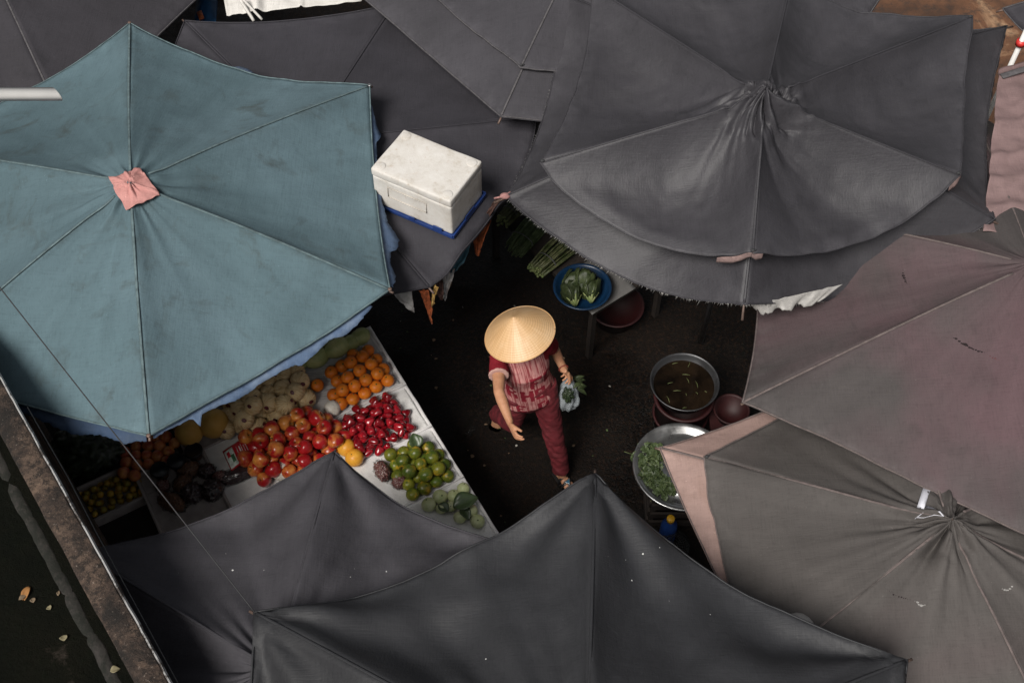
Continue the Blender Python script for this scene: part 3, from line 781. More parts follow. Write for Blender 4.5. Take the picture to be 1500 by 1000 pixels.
# dusty pink sheet, post and grey umbrella at the top right
jt = sheet('pink_awning', [P(1440, 338, 2.43), P(1660, 352, 2.46), P(1640, 60, 2.40), P(1463, 100, 2.38)], PINK2, 'dusty pink awning sheet with slack folds at the right edge', 'awning', 80, .02, 3, 6, .04,
           folds=lambda u, w_: sum(.022 * math.exp(-((w_ - c0 - .12 * u) / .03) ** 2) for c0 in (.12, .28, .42, .62, .92)) * (1 if u < 2 else 0) + .015 * nz(u * 8, w_ * 18, 3))
mb = MB(); bl_ = [V(P(1467, 112, 2.41)).lerp(P(1530, 92, 2.44), k / 10) for k in range(11)]; mb.loft(bl_, (.02, .004), 6) if False else mb.loft(bl_, [(.022, .006)] * 11, 8, side=(0, 1, 0)); part('black_strap', mb, BINDING, jt)
pp = thing('white_post', P(1494, 70, 0), 'white plastic post with a round finial at the top right corner', 'post')
h0 = P(1494, 66, 2.40); pp.location = (h0.x, h0.y, 0)
mb = MB(); mb.loft([V((h0.x, h0.y, 0)), V((h0.x, h0.y, 2.66))], .016, 12); part('post_shaft', mb, PVC, pp)
mb = MB(); mb.lathe([(.0001, -.03), (.022, -.02), (.03, 0), (.018, .02), (.03, .05), (.024, .072), (.0001, .08)], 14, Matrix.Translation((h0.x, h0.y, 2.57))); mb.ball((h0.x - .045, h0.y, 2.715), .024, 10, 8); mb.ball((h0.x + .04, h0.y, 2.725), .02, 10, 8); part('finial', mb, PVC, pp)
mb = MB(); mb.loft([V((h0.x, h0.y, 2.40)), V((h0.x, h0.y, 2.435))], .03, 12); part('red_collar', mb, simple('red_plastic_clip', (.5, .03, .025), .4), pp)
umbrella('far', 'slate grey umbrella tip at the far top right corner', (1640, -30, 2.3), [(1468, 13, 2.0), (1540, 60, 1.98), None, None, None, None], GREY2, BINDING, seed=12, nu=16, nt=20, edge=.04)
# mop rag hanging below the corner of the big umbrella
mb = MB(); rows = []
q = P(1452, 240, 2.30)
for j in range(15):
    t = j / 14; row = []
    for i in range(9):
        u = i / 8; row.append(q + V((.035 + .075 * u + .015 * nz(u * 4, t * 5, 2), -.34 * t, .02 - .1 * t + .03 * math.sin(u * 6 + t * 5) + .02 * nz(u * 5, t * 6, 8))))
    rows.append(row)
mb.grid(rows); single('white_rag', mb, simple('off_white_cotton', (.58, .52, .5), .9, 0, .15, 25), 'off white rag caught under the right edge of the large grey umbrella', 'rag', loc=q, solid=.003)

# rags hanging under the corner of the slate umbrella and the lace under the big one
def rag(name, pix, mat, label, zt, zb, n=14, seed=0, amp=.02):
    """hanging strip of cloth; pix gives left and right outline from top to bottom"""
    rows = []; k = len(pix)
    for j in range(n + 1):
        t = j / n * (k - 1); a = min(int(t), k - 2); f = t - a; z = zt + (zb - zt) * j / n
        l = [pix[a][i] + (pix[a + 1][i] - pix[a][i]) * f for i in range(4)]
        A_, B_ = P(l[0], l[1], z), P(l[2], l[3], z)
        rows.append([A_.lerp(B_, i / 10) + V((.012 * nz(j * .5, i * .3, seed + 9) * j / n, amp * nz(i * .35, j * .3, seed), amp * nz(i * .5, j * .2, seed + 4) + .02 * nz(i * .9, seed, 0) * j / n)) for i in range(11)])
    mb = MB(); mb.grid(rows); return single(name, mb, mat, label, 'rag', 'ragged cloths hanging under the slate umbrella', loc=rows[0][0], solid=.003)


SKYC = simple('sky_blue_cloth', (.04, .105, .14), .85, 0, .25, 30); PALEC = simple('pale_cloth', (.30, .29, .28), .85, 0, .2, 30)
ORC = simple('orange_rag_cloth', (.22, .05, .012), .85, 0, .6, 30); YEC = simple('yellow_ribbon', (.32, .20, .06), .8, 0, .3, 40); BRC = simple('brown_rag_cloth', (.06, .027, .02), .9, 0, .4, 30)
rag('hanging_rag', [(688, 350, 691, 352), (668, 366, 684, 378), (652, 392, 664, 403)], SKYC, 'sky blue rag hanging under the right hand edge of the slate umbrella', 1.95, 1.86, seed=1)
rag('hanging_rag', [(648, 402, 666, 395), (650, 420, 662, 412), (650, 438, 652, 438)], PALEC, 'pale grey rag tip hanging below the sky blue rag', 1.9, 1.76, seed=2)
rag('hanging_rag', [(572, 428, 603, 424), (585, 440, 605, 440), (604, 456, 607, 458)], PALEC, 'pale torn rag hanging beside the corner of the teal umbrella', 1.95, 1.8, seed=3)
rag('hanging_rag', [(614, 425, 628, 424), (622, 445, 632, 445), (631, 472, 634, 474)], ORC, 'orange rag dangling from the corner of the slate umbrella', 1.94, 1.66, seed=4)
rag('hanging_rag', [(636, 417, 643, 420), (633, 432, 638, 430), (632, 446, 635, 446)], YEC, 'yellow ribbon knotted beside the orange rag', 1.97, 1.85, seed=5)
rag('hanging_rag', [(640, 414, 648, 405), (640, 432, 650, 428), (646, 438, 648, 438)], BRC, 'dark brown rag between the yellow ribbon and the pale rag tip', 1.92, 1.8, seed=6)
rag('hanging_rag', [(712, 318, 720, 322), (692, 344, 708, 352), (696, 372, 702, 374)], ORC, 'orange brown rag hanging near the knot of the large grey umbrella', 2.0, 1.8, seed=7)
rag('hanging_rag', [(741, 286, 735, 284), (728, 300, 722, 298), (713, 322, 708, 318)], BRC, 'reddish brown rag twisted below the knot of the large grey umbrella', 2.3, 2.0, seed=8, amp=.01)
mb = MB(); rows = []
for j in range(9):
    t = j / 8
    A_, B_ = P(1100 + 8 * t, 447 + 8 * t, 2.38 - .05 * t), P(1235 - 35 * t, 416 + 22 * t, 2.38 - .05 * t)
    rows.append([A_.lerp(B_, i / 30) + V((0, (.03 * nz(i * .6, 1, 0) - .035 * abs(math.sin(i * .33))) * t, .01 * nz(i * .5, t * 2, 3))) for i in range(31)])
mb.grid(rows); single('lace_cloth', mb, LACE, 'pale lace cloth peeking out below the large grey umbrella', 'cloth', loc=rows[0][0], solid=.002)
tn = MB(); k0 = dC[1]; tn.ball(k0, (.03, .022, .016), 10, 7); tn.loft([k0, k0 + V((-.03, -.01, .0)), k0 + V((-.06, .0, -.02))], .006, 6); tn.loft([k0, k0 + V((.03, .02, .01))], .006, 6)
part('cloth_knot', tn, simple('pinkish_tie', (.30, .15, .14), .9, 0, .4, 50), big)
# ------------------------------------------------------------------ the fruit stall
TZ = .72
s0 = P(545, 484, TZ); s1 = P(731, 783, TZ); su = (s1 - s0).normalized(); sl = (s1 - s0).length; sv_ = V((0, 0, 1)).cross(su)
if sv_.x > 0: sv_ = -sv_


def S(u, v_, z): q = s0 + su * u + sv_ * v_; return V((q.x, q.y, z))


SM = Matrix.Translation(V((s0.x, s0.y, 0))) @ Matrix((su, sv_, (0, 0, 1))).transposed().to_4x4()


def UV(px, py, z=TZ):
    p = P(px, py, z) - s0; return (p.dot(su), p.dot(sv_))


WOOD = simple('dark_stall_wood', (.018, .012, .009), .8, 0, .4, 14)
tb = thing('stall_table', S(sl / 2, .7, 0), 'long low wooden stall table carrying trays of fruit', 'table')
UE = sl + .35
mb = MB(); mb.box(-.04, UE, .01, 1.5, TZ - .05, TZ - .012, SM); part('table_top', mb, WOOD, tb, False, bevel=.004)
for u_, v_ in ((.0, .08), (UE - .08, .08), (.0, 1.42), (UE - .08, 1.42)):
    mb = MB(); mb.box(u_ - .025, u_ + .025, v_ - .025, v_ + .025, 0, TZ - .05, SM); part('leg', mb, WOOD, tb, False)
for v_ in (.06, 1.44):
    mb = MB(); mb.box(.03, UE - .11, v_ - .015, v_ + .015, TZ - .15, TZ - .0515, SM); part('apron_rail', mb, WOOD, tb, False)

m = N('newspaper'); v = m.coord(); vs = m.coord('Object', (1, 1, 1))
n1 = m.noise(v, 6, 6, .65); n2 = m.noise(m.coord('Object', (9, 160, 1)), 1, 2); n3 = m.noise(v, 4.2, 3, .5, .2)
c = m.ramp(n1, (.3, (.50, .49, .48)), (.7, (.70, .69, .68)))
prt = m.math('MULTIPLY', m.ramp(n2, (.47, 0), (.5, 1)), m.ramp(n3, (.47, 0), (.5, .42)))
m.color(m.mix(prt, c, (.17, .19, .20))); m.set(Roughness=.9); m.bump(n1, .5, .012); NEWS = m.m
m = N('white_paper'); v = m.coord(); n1 = m.noise(v, 9, 6, .65, .5)
m.color(m.ramp(n1, (.3, (.62, .60, .58)), (.7, (.82, .81, .79)))); m.set(Roughness=.75); m.bump(n1, .6, .015); PAPER = m.m
FOAMW = simple('white_foam_tray', (.72, .70, .69), .5, 0, .08, 10)


def paper(u0, u1, v0, v1, z, mat, label, seed, amp=.006, lip=.0):
    rows = []; n = 46
    for j in range(n + 1):
        row = []
        for i in range(n + 1):
            u_ = u0 + (u1 - u0) * i / n; v_ = v0 + (v1 - v0) * j / n
            e = .012 * nz(u_ * 5, v_ * 5, seed) * (i in (0, n)) ; f = .008 * nz(u_ * 6, seed, v_ * 6) * (j in (0, n))
            zz = z + amp * (nz(u_ * 5, v_ * 5, seed) + .6 * abs(nz(u_ * 12, v_ * 12, seed + 3)) + .5) + lip * max(0, 1 - j / n * 9)
            row.append(S(u_ + e, v_ + f, zz))
        rows.append(row)
    mb = MB(); mb.grid(rows); return single('paper_sheet', mb, mat, label, 'paper', 'paper sheets lining the fruit stall', loc=rows[n // 2][n // 2], solid=.0012)


u_ow = UV(592, 566)[0]; u_wg = UV(624, 630)[0]; u_gg = UV(673, 703)[0]


def tray(u0, u1, v0, v1, label, h=.022, name='foam_tray', mat=None, zb=TZ - .012, wall=.012, cat='tray', grp='white foam trays on the fruit stall'):
    t = thing(name, S((u0 + u1) / 2, (v0 + v1) / 2, zb), label, cat, grp); mat = mat or FOAMW
    mb = MB(); mb.box(u0, u1, v0, v1, zb + .001, zb + .008, SM); part('tray_floor', mb, mat, t, False)
    mb = MB()
    prof = [(0, 0), (-.004, h), (0, h + .004), (wall, h + .003), (wall + .004, h - .004), (wall + .01, .008)]
    # closed rim running round the tray
    cor = [(u0, v0, 1, 1), (u1, v0, -1, 1), (u1, v1, -1, -1), (u0, v1, 1, -1)]; rows = []
    for a in range(4):
        (ua, va, sa, ta), (ub, vb, sb, tb_) = cor[a], cor[(a + 1) % 4]
        for k in range(14):
            f = k / 14
            row = []
            for (o, z) in prof:
                A_ = V((ua + sa * o, va + ta * o)); B_ = V((ub + sb * o, vb + tb_ * o)); q = A_.lerp(B_, f)
                row.append(S(q.x + .003 * nz(q.x * 8, q.y * 8, z * 30), q.y + .003 * nz(q.x * 8, q.y * 8, 5), zb + z + .002 * nz(q.x * 10, q.y * 10, 1)))
            rows.append(row)
    rows.append(rows[0]); mb.grid(rows); part('tray_rim', mb, mat, t)
    return t


tray(-.03, u_ow - .005, .0, .70, 'white foam tray under the orange pile and newspaper')
tray(u_ow + .005, u_wg - .005, .0, .70, 'white foam tray full of red wax apples')
tray(u_wg + .005, u_gg - .005, .0, .66, 'white foam tray holding the green mandarins')
tray(u_gg + .005, sl + .05, .0, .66, 'white foam tray with pale guavas at the table end')
paper(-.02, u_ow - .03, .03, .68, TZ + .002, NEWS, 'printed newspaper sheet under the oranges', 1)
paper(u_ow + .012, u_wg - .02, .02, .66, TZ + .002, PAPER, 'white paper sheet under the red wax apples', 2)
paper(u_wg + .012, u_gg - .02, .02, .62, TZ + .002, PAPER, 'white paper sheet under the green mandarins', 3, .009)
paper(u_gg + .012, sl + .04, .02, .62, TZ + .002, PAPER, 'white paper sheet under the pale guavas', 4, .009)
paper(-.02, .66, .715, 1.46, TZ - .008, PAPER, 'white paper sheet under the wrapped pears and melons', 5)
paper(.30, 1.1, .72, 1.46, TZ - .001, PAPER, 'white paper sheet under the packets and bags', 6)

# ---- fruit prototypes
def fruit_mat(name, base, alt, lo, hi, scale=3, rough=.35, spec=.5, pores=0, var=.12, coat=0.0, third=None, tpos=(.62, .7)):
    m = N(name); tc = m.node('ShaderNodeTexCoord'); oi = m.node('ShaderNodeObjectInfo'); va = m.node('ShaderNodeVectorMath', operation='ADD'); sc = m.node('ShaderNodeVectorMath', operation='SCALE')
    m.link(oi.outputs['Location'], sc.inputs[0]); sc.inputs['Scale'].default_value = 13; m.link(tc.outputs['Object'], va.inputs[0]); m.link(sc.outputs[0], va.inputs[1]); v = va.outputs[0]
    n1 = m.noise(v, scale / .04 * .04 * 8, 4, .6, .3); c = m.ramp(n1, (lo, base), (hi, alt))
    if third: c = m.mix(m.ramp(m.noise(v, scale * 11, 4, .6), (tpos[0], 0), (tpos[1], .8)), c, third)
    h = m.node('ShaderNodeHueSaturation'); h.inputs['Value'].default_value = 1
    m.link(m.math('ADD', m.math('MULTIPLY', oi.outputs['Random'], var * 2), 1 - var), h.inputs['Value']); m.link(c, h.inputs['Color']); c = h.outputs[0]
    m.color(c); m.set(Roughness=rough, Specular_IOR_Level=spec, Coat_Weight=coat, Coat_Roughness=.15)
    if pores: m.bump(m.noise(v, 240, 2), pores, .002)
    return m.m


ORANGE = fruit_mat('orange_peel', (.72, .17, .012), (.82, .25, .02), .4, .65, 2, .42, .4, .25, .1)
GOLD = fruit_mat('golden_peel', (.78, .33, .03), (.84, .42, .05), .4, .65, 2, .4, .4, .2, .06)
APPLE = fruit_mat('apple_skin', (.40, .012, .015), (.76, .30, .06), .46, .64, .9, .3, .5, 0, .15, .25, (.70, .36, .10), (.72, .84))
WAXA = fruit_mat('wax_apple_skin', (.20, .004, .010), (.36, .012, .02), .4, .66, 4, .2, .55, 0, .3, .4, (.55, .16, .10), (.68, .8))
GMAND = fruit_mat('green_mandarin_peel', (.075, .115, .014), (.20, .20, .02), .42, .60, 1.6, .33, .45, .2, .25, 0, (.60, .36, .03), (.56, .66))
GUAVA = fruit_mat('guava_skin', (.46, .52, .24), (.60, .62, .36), .4, .62, 2.5, .4, .45, .1, .1)
MANGO = fruit_mat('mango_skin', (.34, .39, .15), (.56, .55, .25), .42, .68, 1.1, .4, .4, .05, .15)
MELON = fruit_mat('melon_rind', (.58, .32, .07), (.68, .42, .11), .4, .62, 1.2, .5, .35, .1, .06)
NECT = fruit_mat('nectarine_skin', (.40, .07, .03), (.62, .26, .08), .4, .62, 2.2, .4, .4, 0, .2)
KUMQ = fruit_mat('small_citrus_peel', (.52, .28, .03), (.34, .30, .04), .4, .64, 3, .4, .4, .1, .3)
m = N('paper_wrapped_pear'); tc = m.node('ShaderNodeTexCoord'); sx = m.node('ShaderNodeSeparateXYZ'); m.link(tc.outputs['Object'], sx.inputs[0])
cv = m.node('ShaderNodeCombineXYZ'); m.link(m.math('MULTIPLY', m.math('ARCTAN2', sx.outputs[1], sx.outputs[0]), 5), cv.inputs[0]); m.link(m.math('MULTIPLY', sx.outputs[2], 14), cv.inputs[1]); oi = m.node('ShaderNodeObjectInfo'); m.link(m.math('MULTIPLY', oi.outputs['Random'], 40), cv.inputs[2])
n1 = m.noise(cv.outputs[0], 1.6, 5, .65, .3); c = m.ramp(n1, (.33, (.44, .26, .10)), (.42, (.76, .53, .26)), (.56, (.86, .67, .38)), (.72, (.90, .80, .56)))
m.color(c); m.set(Roughness=.55, Specular_IOR_Level=.35); m.bump(n1, .7, .01); WRAP = m.m
NETF = fruit_mat('pale_foam_net', (.72, .66, .56), (.82, .78, .70), .4, .6, 5, .8, .2, .4, .05)
STEMM = simple('green_stem', (.10, .13, .04), .7); STICK = simple('white_sticker', (.75, .74, .72), .4, 0, .05); DSTICK = simple('dark_red_sticker', (.13, .018, .025), .35, 0, .3, 200)
LEAFG = simple('dark_glossy_leaf', (.055, .085, .035), .35, 0, .3, 30)


def proto(name, prof, r, mat, n=20, disp=None, stem=None, label='', cat='', grp=''):
    mb = MB(); mb.lathe([(max(a * r, 1e-5), b * r) for a, b in prof], n, None, 0, disp)
    o = wrap(name, mb.mesh(name, mat)); tag(o, label, cat, grp)
    if stem: mb = MB(); stem(mb, r); s_ = wrap('stem', mb.mesh('stem', STEMM), o)
    return o


def sph(dimple=.06, flat=.92, n=14, top=0):
    L = []
    for j in range(n + 1):
        ph = PI * (j / n - .5); z = math.sin(ph) * flat; r_ = math.cos(ph)
        if ph > .9: z -= dimple * ((ph - .9) / .67) ** 2
        if ph < -1.1: z += dimple * .6 * ((-1.1 - ph) / .47) ** 2
        L.append((r_, z + top * max(0, ph) ** 3))
    return L


APPLE_P = [(.0, -.72), (.22, -.80), (.45, -.78), (.72, -.55), (.90, -.2), (1.0, .15), (.98, .42), (.84, .68), (.6, .82), (.36, .80), (.16, .66), (.05, .56), (.0, .55)]
WAX_P = [(.0, -1.05), (.12, -1.1), (.35, -1.05), (.58, -.98), (.86, -.85), (.95, -.6), (.9, -.25), (.78, .15), (.62, .55), (.46, .85), (.28, 1.02), (.1, 1.06), (.0, 1.0)]
MANGO_P = sph(.0, 1.38); PEAR_P = sph(.04, .95, 16)
stemf = lambda mb, r: (mb.ball((0, 0, r * .86), (r * .13, r * .13, r * .05), 7, 5), mb.loft([(0, 0, r * .86), (r * .05, 0, r * .97)], r * .05, 5))
applestem = lambda mb, r: mb.loft([(0, 0, r * .5), (r * .03, 0, r * .75), (r * .1, 0, r * 1.0)], r * .045, 5)
HID = {}
lump = lambda a: (lambda r, z, th: (r * (1 + a * noise.noise(V((math.cos(th), math.sin(th), z * 20 + a * 90)))), z))
pleat = lambda r, z, th: (r * (1 + .035 * math.sin(th * 17 + 2 * math.sin(th * 2)) + .05 * noise.noise(V((math.cos(th) * 2, math.sin(th) * 2, z * 30)))), z * (1 + .02 * math.sin(th * 5)))

PR = dict(
    orange=proto('orange_fruit', sph(.05, .9), .045, ORANGE, 22, lump(.03), stemf),
    gold=proto('golden_orange', sph(.05, .95), .06, GOLD, 22, lump(.03), stemf),
    apple=proto('apple', APPLE_P, .05, APPLE, 24, lump(.05), applestem),
    wax=proto('wax_apple', WAX_P, .030, WAXA, 18, lambda r, z, th: (r * (1 + .10 * math.cos(3 * th) * (z < 0) + .05 * math.cos(2 * th)), z)),
    mand=proto('green_mandarin', sph(.05, .9), .043, GMAND, 20, lump(.04), stemf),
    guava=proto('guava', sph(.08, .92), .043, GUAVA, 20, lump(.06), stemf),
    mango=proto('mango', MANGO_P, .058, MANGO, 22, lambda r, z, th: (r * (1 + .12 * math.cos(th)) * (1 - .18 * z / .08), z)),
    melon=proto('melon', sph(.03, 1.12), .098, MELON, 26, lump(.03), stemf),
    nect=proto('nectarine', sph(.09, .93), .037, NECT, 16, lump(.04)),
    kumq=proto('small_citrus', sph(.05, .95), .023, KUMQ, 12, lump(.05)),
    pear=proto('wrapped_pear', PEAR_P, .064, WRAP, 68, pleat),
    netp=proto('netted_fruit', PEAR_P, .055, NETF, 40, pleat))
# sticker children
def sticker(parent, r, mat, sz, tilt):
    mb = MB(); Mx = Matrix.Rotation(tilt, 4, 'Y'); rows = []
    for j in range(4):
        q = sz * j / 3; rows.append([Mx @ (V((q * math.cos(2 * PI * k / 12) * 1.3, q * math.sin(2 * PI * k / 12), 0)) + V((0, 0, math.sqrt(max(0, r * r - q * q)) + .0015))) for k in range(12)])
    mb.grid(rows, 0, True); o = wrap('sticker', mb.mesh('sticker', mat), parent); mods(o, solid=.001); return o


sticker(PR['pear'], .0635, DSTICK, .0125, .55)
PR['applest'] = copy_tree(PR['apple'], (0, 0, -5)); sticker(PR['applest'], .0505, STICK, .009, .95)
USED = set()


def place(kind, p, label, cat, grp, rot=None, scale=1.0):
    rot = rot or (random.uniform(-.5, .5), random.uniform(-.5, .5), random.uniform(0, 6.28))
    if kind in USED: return copy_tree(PR[kind], p, rot, scale, label, grp)
    USED.add(kind); o = PR[kind]; o.location = p; o.rotation_euler = rot; o.scale = (scale,) * 3; return tag(o, label, cat, grp)


def relax(grp, d, zmin, it=40):
    """settle a heap: push overlapping fruit of one group apart"""
    obs = [o for o in SC.objects if o.get('group') == grp and o.parent is None]; ps = [V(o.location) for o in obs]
    for _ in range(it):
        for i in range(len(ps)):
            for j in range(i):
                q = ps[i] - ps[j]; L = q.length; m_ = d * (obs[i].scale.x + obs[j].scale.x) / 2
                if 1e-6 < L < m_: q *= (m_ - L) / L * .35; ps[i] += q; ps[j] -= q
            ps[i].z = max(ps[i].z, zmin)
    for o, p in zip(obs, ps): o.location = p


def put(kind, px, py, z, *a, **k): return place(kind, P(px, py, z), *a, **k)


B0 = TZ + .008
# oranges
for (x, y) in ((486, 545), (490, 578), (494, 558), (500, 591), (516, 584), (533.6, 575), (550.4, 566), (567.7, 557), (561.6, 541), (551, 527), (539, 514), (517.6, 520), (501, 536)):
    put('orange', x, y, B0 + .042, 'orange in the lower ring of the orange pile on the newspaper', 'orange', 'oranges in the pile')
for (x, y) in ((504, 571), (517.6, 566), (509.6, 553), (527, 543), (544, 533), (535, 557), (553, 547), (513, 531), (531, 522)):
    put('orange', x, y, B0 + .088, 'orange in the upper layer of the orange pile on the newspaper', 'orange', 'oranges in the pile')
put('orange', 464.8, 564.3, B0 + .042, 'single orange lying apart on newspaper between the wrapped pears and the orange pile', 'orange', 'oranges in the pile')
put('netp', 487, 598, B0 + .05, 'pale net wrapped fruit below the orange pile', 'fruit', 'net wrapped fruit', rot=(.4, .5, .3))
put('netp', 412, 690, B0 + .055, 'pale net wrapped fruit below the apples at the edge of the grey umbrella', 'fruit', 'net wrapped fruit', rot=(.2, -.3, 1), scale=1.1)
put('gold', 507, 655, B0 + .055, 'golden orange behind the tip of the lower left umbrella, the upper of two', 'orange', 'golden oranges beside the apples')
put('gold', 519, 670, B0 + .055, 'golden orange half hidden by the lower left umbrella, the lower of two', 'orange', 'golden oranges beside the apples')
# apples
AP = [(437.6, 608, 2, 1), (448, 604.8, 1, 0), (464, 615, 2, 0), (475, 614, 1, 0), (445.6, 624, 2, 1), (419, 622, 2, 0), (397, 633, 2, 0), (381, 638, 1, 0), (426, 637, 2, 0), (410, 647, 2, 0), (454, 640, 2, 0), (464, 633, 1, 0),
      (478, 630, 2, 1), (470, 651, 2, 0), (435, 652, 2, 1), (452, 665, 1, 0), (432, 672, 1, 0), (419, 660, 1, 0), (406, 666, 2, 0), (390, 654, 1, 0), (378, 662, 1, 0), (386, 678, 2, 0), (414, 678, 1, 0), (368, 646, 1, 0), (436, 686, 1, 0),
      (468, 666, 1, 0), (490, 645, 2, 0), (503, 640, 1, 0), (487, 628, 1, 0), (392, 689, 1, 0), (402, 686, 1, 0), (372, 654, 1, 0), (384, 647, 2, 0), (400, 668, 2, 1), (425, 664, 2, 0), (445, 658, 2, 0), (370, 668, 1, 0), (380, 686, 1, 0), (445, 676, 2, 0), (424, 688, 1, 0), (481, 645, 1, 0), (477, 656, 1, 0)]
for (x, y, l, st) in AP:
    lab = {0: 'red and yellow apple at the bottom of the apple pile', 1: 'red and yellow apple in the lower part of the apple pile', 2: 'red and yellow apple on top of the apple pile'}[l]
    if st: put('applest', x, y, B0 + .042 + .04 * l, 'apple with a round white sticker on top of the apple pile', 'apple', 'apples in the pile', rot=(random.uniform(-.2, .2), .1, random.choice((2.6, 3.4, 4.0))), scale=random.uniform(.92, 1.05))
    else: put('apple', x, y, B0 + .042 + .04 * l, lab, 'apple', 'apples in the pile', rot=(random.choice((-1, 1)) * random.uniform(.6, 2.2), random.uniform(-.6, .6), random.uniform(0, 6)), scale=random.uniform(.95, 1.14))


def inside(p, poly):
    c = False
    for i in range(len(poly)):
        (x0, y0), (x1, y1) = poly[i], poly[i - 1]
        if (y0 > p[1]) != (y1 > p[1]) and p[0] < (x1 - x0) * (p[1] - y0) / (y1 - y0) + x0: c = not c
    return c


def fill(kind, poly, z, d, label, cat, grp, seed, tries=4000, lim=120, rot=None, sc=(.9, 1.08), shrink=1.0):
    rnd = random.Random(seed); c = [sum(q[i] for q in poly) / len(poly) for i in (0, 1)]
    pl = [(c[0] + (x - c[0]) * shrink, c[1] + (y - c[1]) * shrink) for x, y in poly]
    xs = [q[0] for q in pl]; ys = [q[1] for q in pl]; got = []
    for _ in range(tries):
        q = (rnd.uniform(min(xs), max(xs)), rnd.uniform(min(ys), max(ys)))
        if not inside(q, pl): continue
        p = P(q[0], q[1], z)
        if all((p - g_).length > d for g_ in got):
            got.append(p); p.z += rnd.uniform(-.004, .004)
            place(kind, p, label, cat, grp, rot=rot(rnd) if rot else (rnd.uniform(-3, 3), rnd.uniform(-3, 3), rnd.uniform(0, 6)), scale=rnd.uniform(*sc))
            if len(got) >= lim: break
    return got


WP = [(572, 574), (582, 586), (613, 626), (592, 638), (550, 664), (528, 670), (515, 645), (492, 640), (488, 618), (520, 600), (548, 585)]
wr = lambda r_: (r_.uniform(.9, 2.2) * r_.choice((-1, 1)), r_.uniform(-.5, .5), r_.uniform(0, 6.3))
fill('wax', WP, B0 + .03, .054, 'glossy red wax apple in the bottom layer of the wax apple heap', 'wax apple', 'wax apples in the heap', 1, rot=wr)
fill('wax', WP, B0 + .07, .052, 'glossy red wax apple in the middle layer of the wax apple heap', 'wax apple', 'wax apples in the heap', 2, rot=wr, shrink=.86)
fill('wax', WP, B0 + .105, .062, 'glossy red wax apple on top of the wax apple heap', 'wax apple', 'wax apples in the heap', 3, rot=wr, shrink=.62)
# green mandarins
for (x, y, l) in ((576, 668, 0), (591, 662, 0), (605, 652, 0), (627, 658, 0), (609, 666, 1), (592, 678, 1), (582, 683, 0), (616, 681, 1), (632, 673, 1), (642, 668, 0), (649, 680, 0), (640, 686, 1), (600.6, 691, 1), (624, 696, 1), (654, 695, 0),
                  (586, 694.5, 0), (612, 699, 0), (637.5, 705, 0), (598, 707, 0), (621, 713, 0), (605, 720, 0), (620, 673, 0), (606, 680, 0), (628, 688, 0)):
    put('mand', x, y, B0 + .04 + .042 * l, 'green mandarin in the %s of the mandarin heap' % ('top layer' if l else 'bottom layer'), 'mandarin', 'green mandarins in the heap', scale=random.uniform(.97, 1.13))
for (x, y, s_) in ((633, 736, 1.1), (647, 729, 1.1), (663.6, 724, 1.02), (673, 719, .95), (690, 749, 1.05), (699, 762, 1.05), (674, 757, .95), (647, 744, .8), (660, 741, .8)):
    put('guava', x, y, B0 + .04, 'pale green guava on white paper beside the guava leaves', 'guava', 'guavas in the tray', scale=s_)
for (x, y, z, L, W, rx, rz, lab) in ((612, 656, .80, .10, .055, .5, .35, 'upright leaf stuck in the back of the mandarin heap'), (664, 743, .83, .165, .07, .12, -1.15, 'large broad leaf lying across the guavas'), (676, 742, .79, .10, .04, .0, -2.6, 'small dark leaf between the guavas, under the broad leaf'), (657, 748, .78, .08, .04, .1, 1.0, 'small curled leaf at the left of the guavas')):
    mb = leaf(L, W, .5, .25, 12); o = wrap('fruit_leaf', mb.mesh('fruit_leaf', LEAFG)); o.location = P(x, y, z + .012); o.rotation_euler = (rx, 0, rz); mods(o, solid=.0012); tag(o, lab, 'leaf', 'leaves among the fruit')
# mangoes, melons, wrapped pears
for (x, y, rz, l, s_) in ((525.6, 493, -.9, 0, 1.0), (492, 509, -.9, 1, 1.18), (463, 524, -.8, 0, 1.12), (452, 513, -.7, 0, 1.05), (473, 501, -1.1, 0, 1.05), (438, 534, -.4, 0, .8), (511, 502, -1.0, 0, .95), (440, 512, -.9, 0, 1.0)):
    put('mango', x, y, B0 + .052 + .02 * l, 'green mango at the head of the stall under the teal umbrella', 'mango', 'mangoes in the row', rot=(R(90), random.uniform(-.3, .3), rz), scale=s_)
for (x, y, s_, lab) in ((313, 620, 1.0, 'large yellow melon beside the wrapped pears'), (277, 633, .92, 'yellow melon between the large melon and nectarines'), (262, 612, .85, 'yellow melon mostly hidden under the teal umbrella rim')):
    put('melon', x, y, TZ + .10 * s_, lab, 'melon', 'yellow melons on the stall', rot=(.6, .2, .4), scale=s_)
for (x, y, l) in ((370, 571, 1), (352, 601, 1), (376, 588, 1), (403, 578, 1), (435, 564, 1), (446, 582, 0), (422, 590, 0), (400, 605, 0), (352, 623, 0), (376, 618, 0), (389, 558, 1), (414, 555, 1), (385, 604, 0), (338, 609, 0), (362, 586, 0), (432, 545, 0), (362, 612, 1), (390, 590, 1), (412, 572, 1), (345, 588, 0), (425, 575, 1), (338, 628, 0), (372, 598, 2), (410, 592, 1)):
    put('pear', x, y, TZ + .065 + .05 * l, 'cream wrapped pear with a dark red sticker, in the %s of the pear pile' % ('top' if l else 'bottom row'), 'pear', 'wrapped pears in the pile', rot=(random.uniform(.35, 1.1), random.uniform(-.5, .5), random.uniform(-1.6, 1.4)), scale=random.uniform(.9, 1.05))
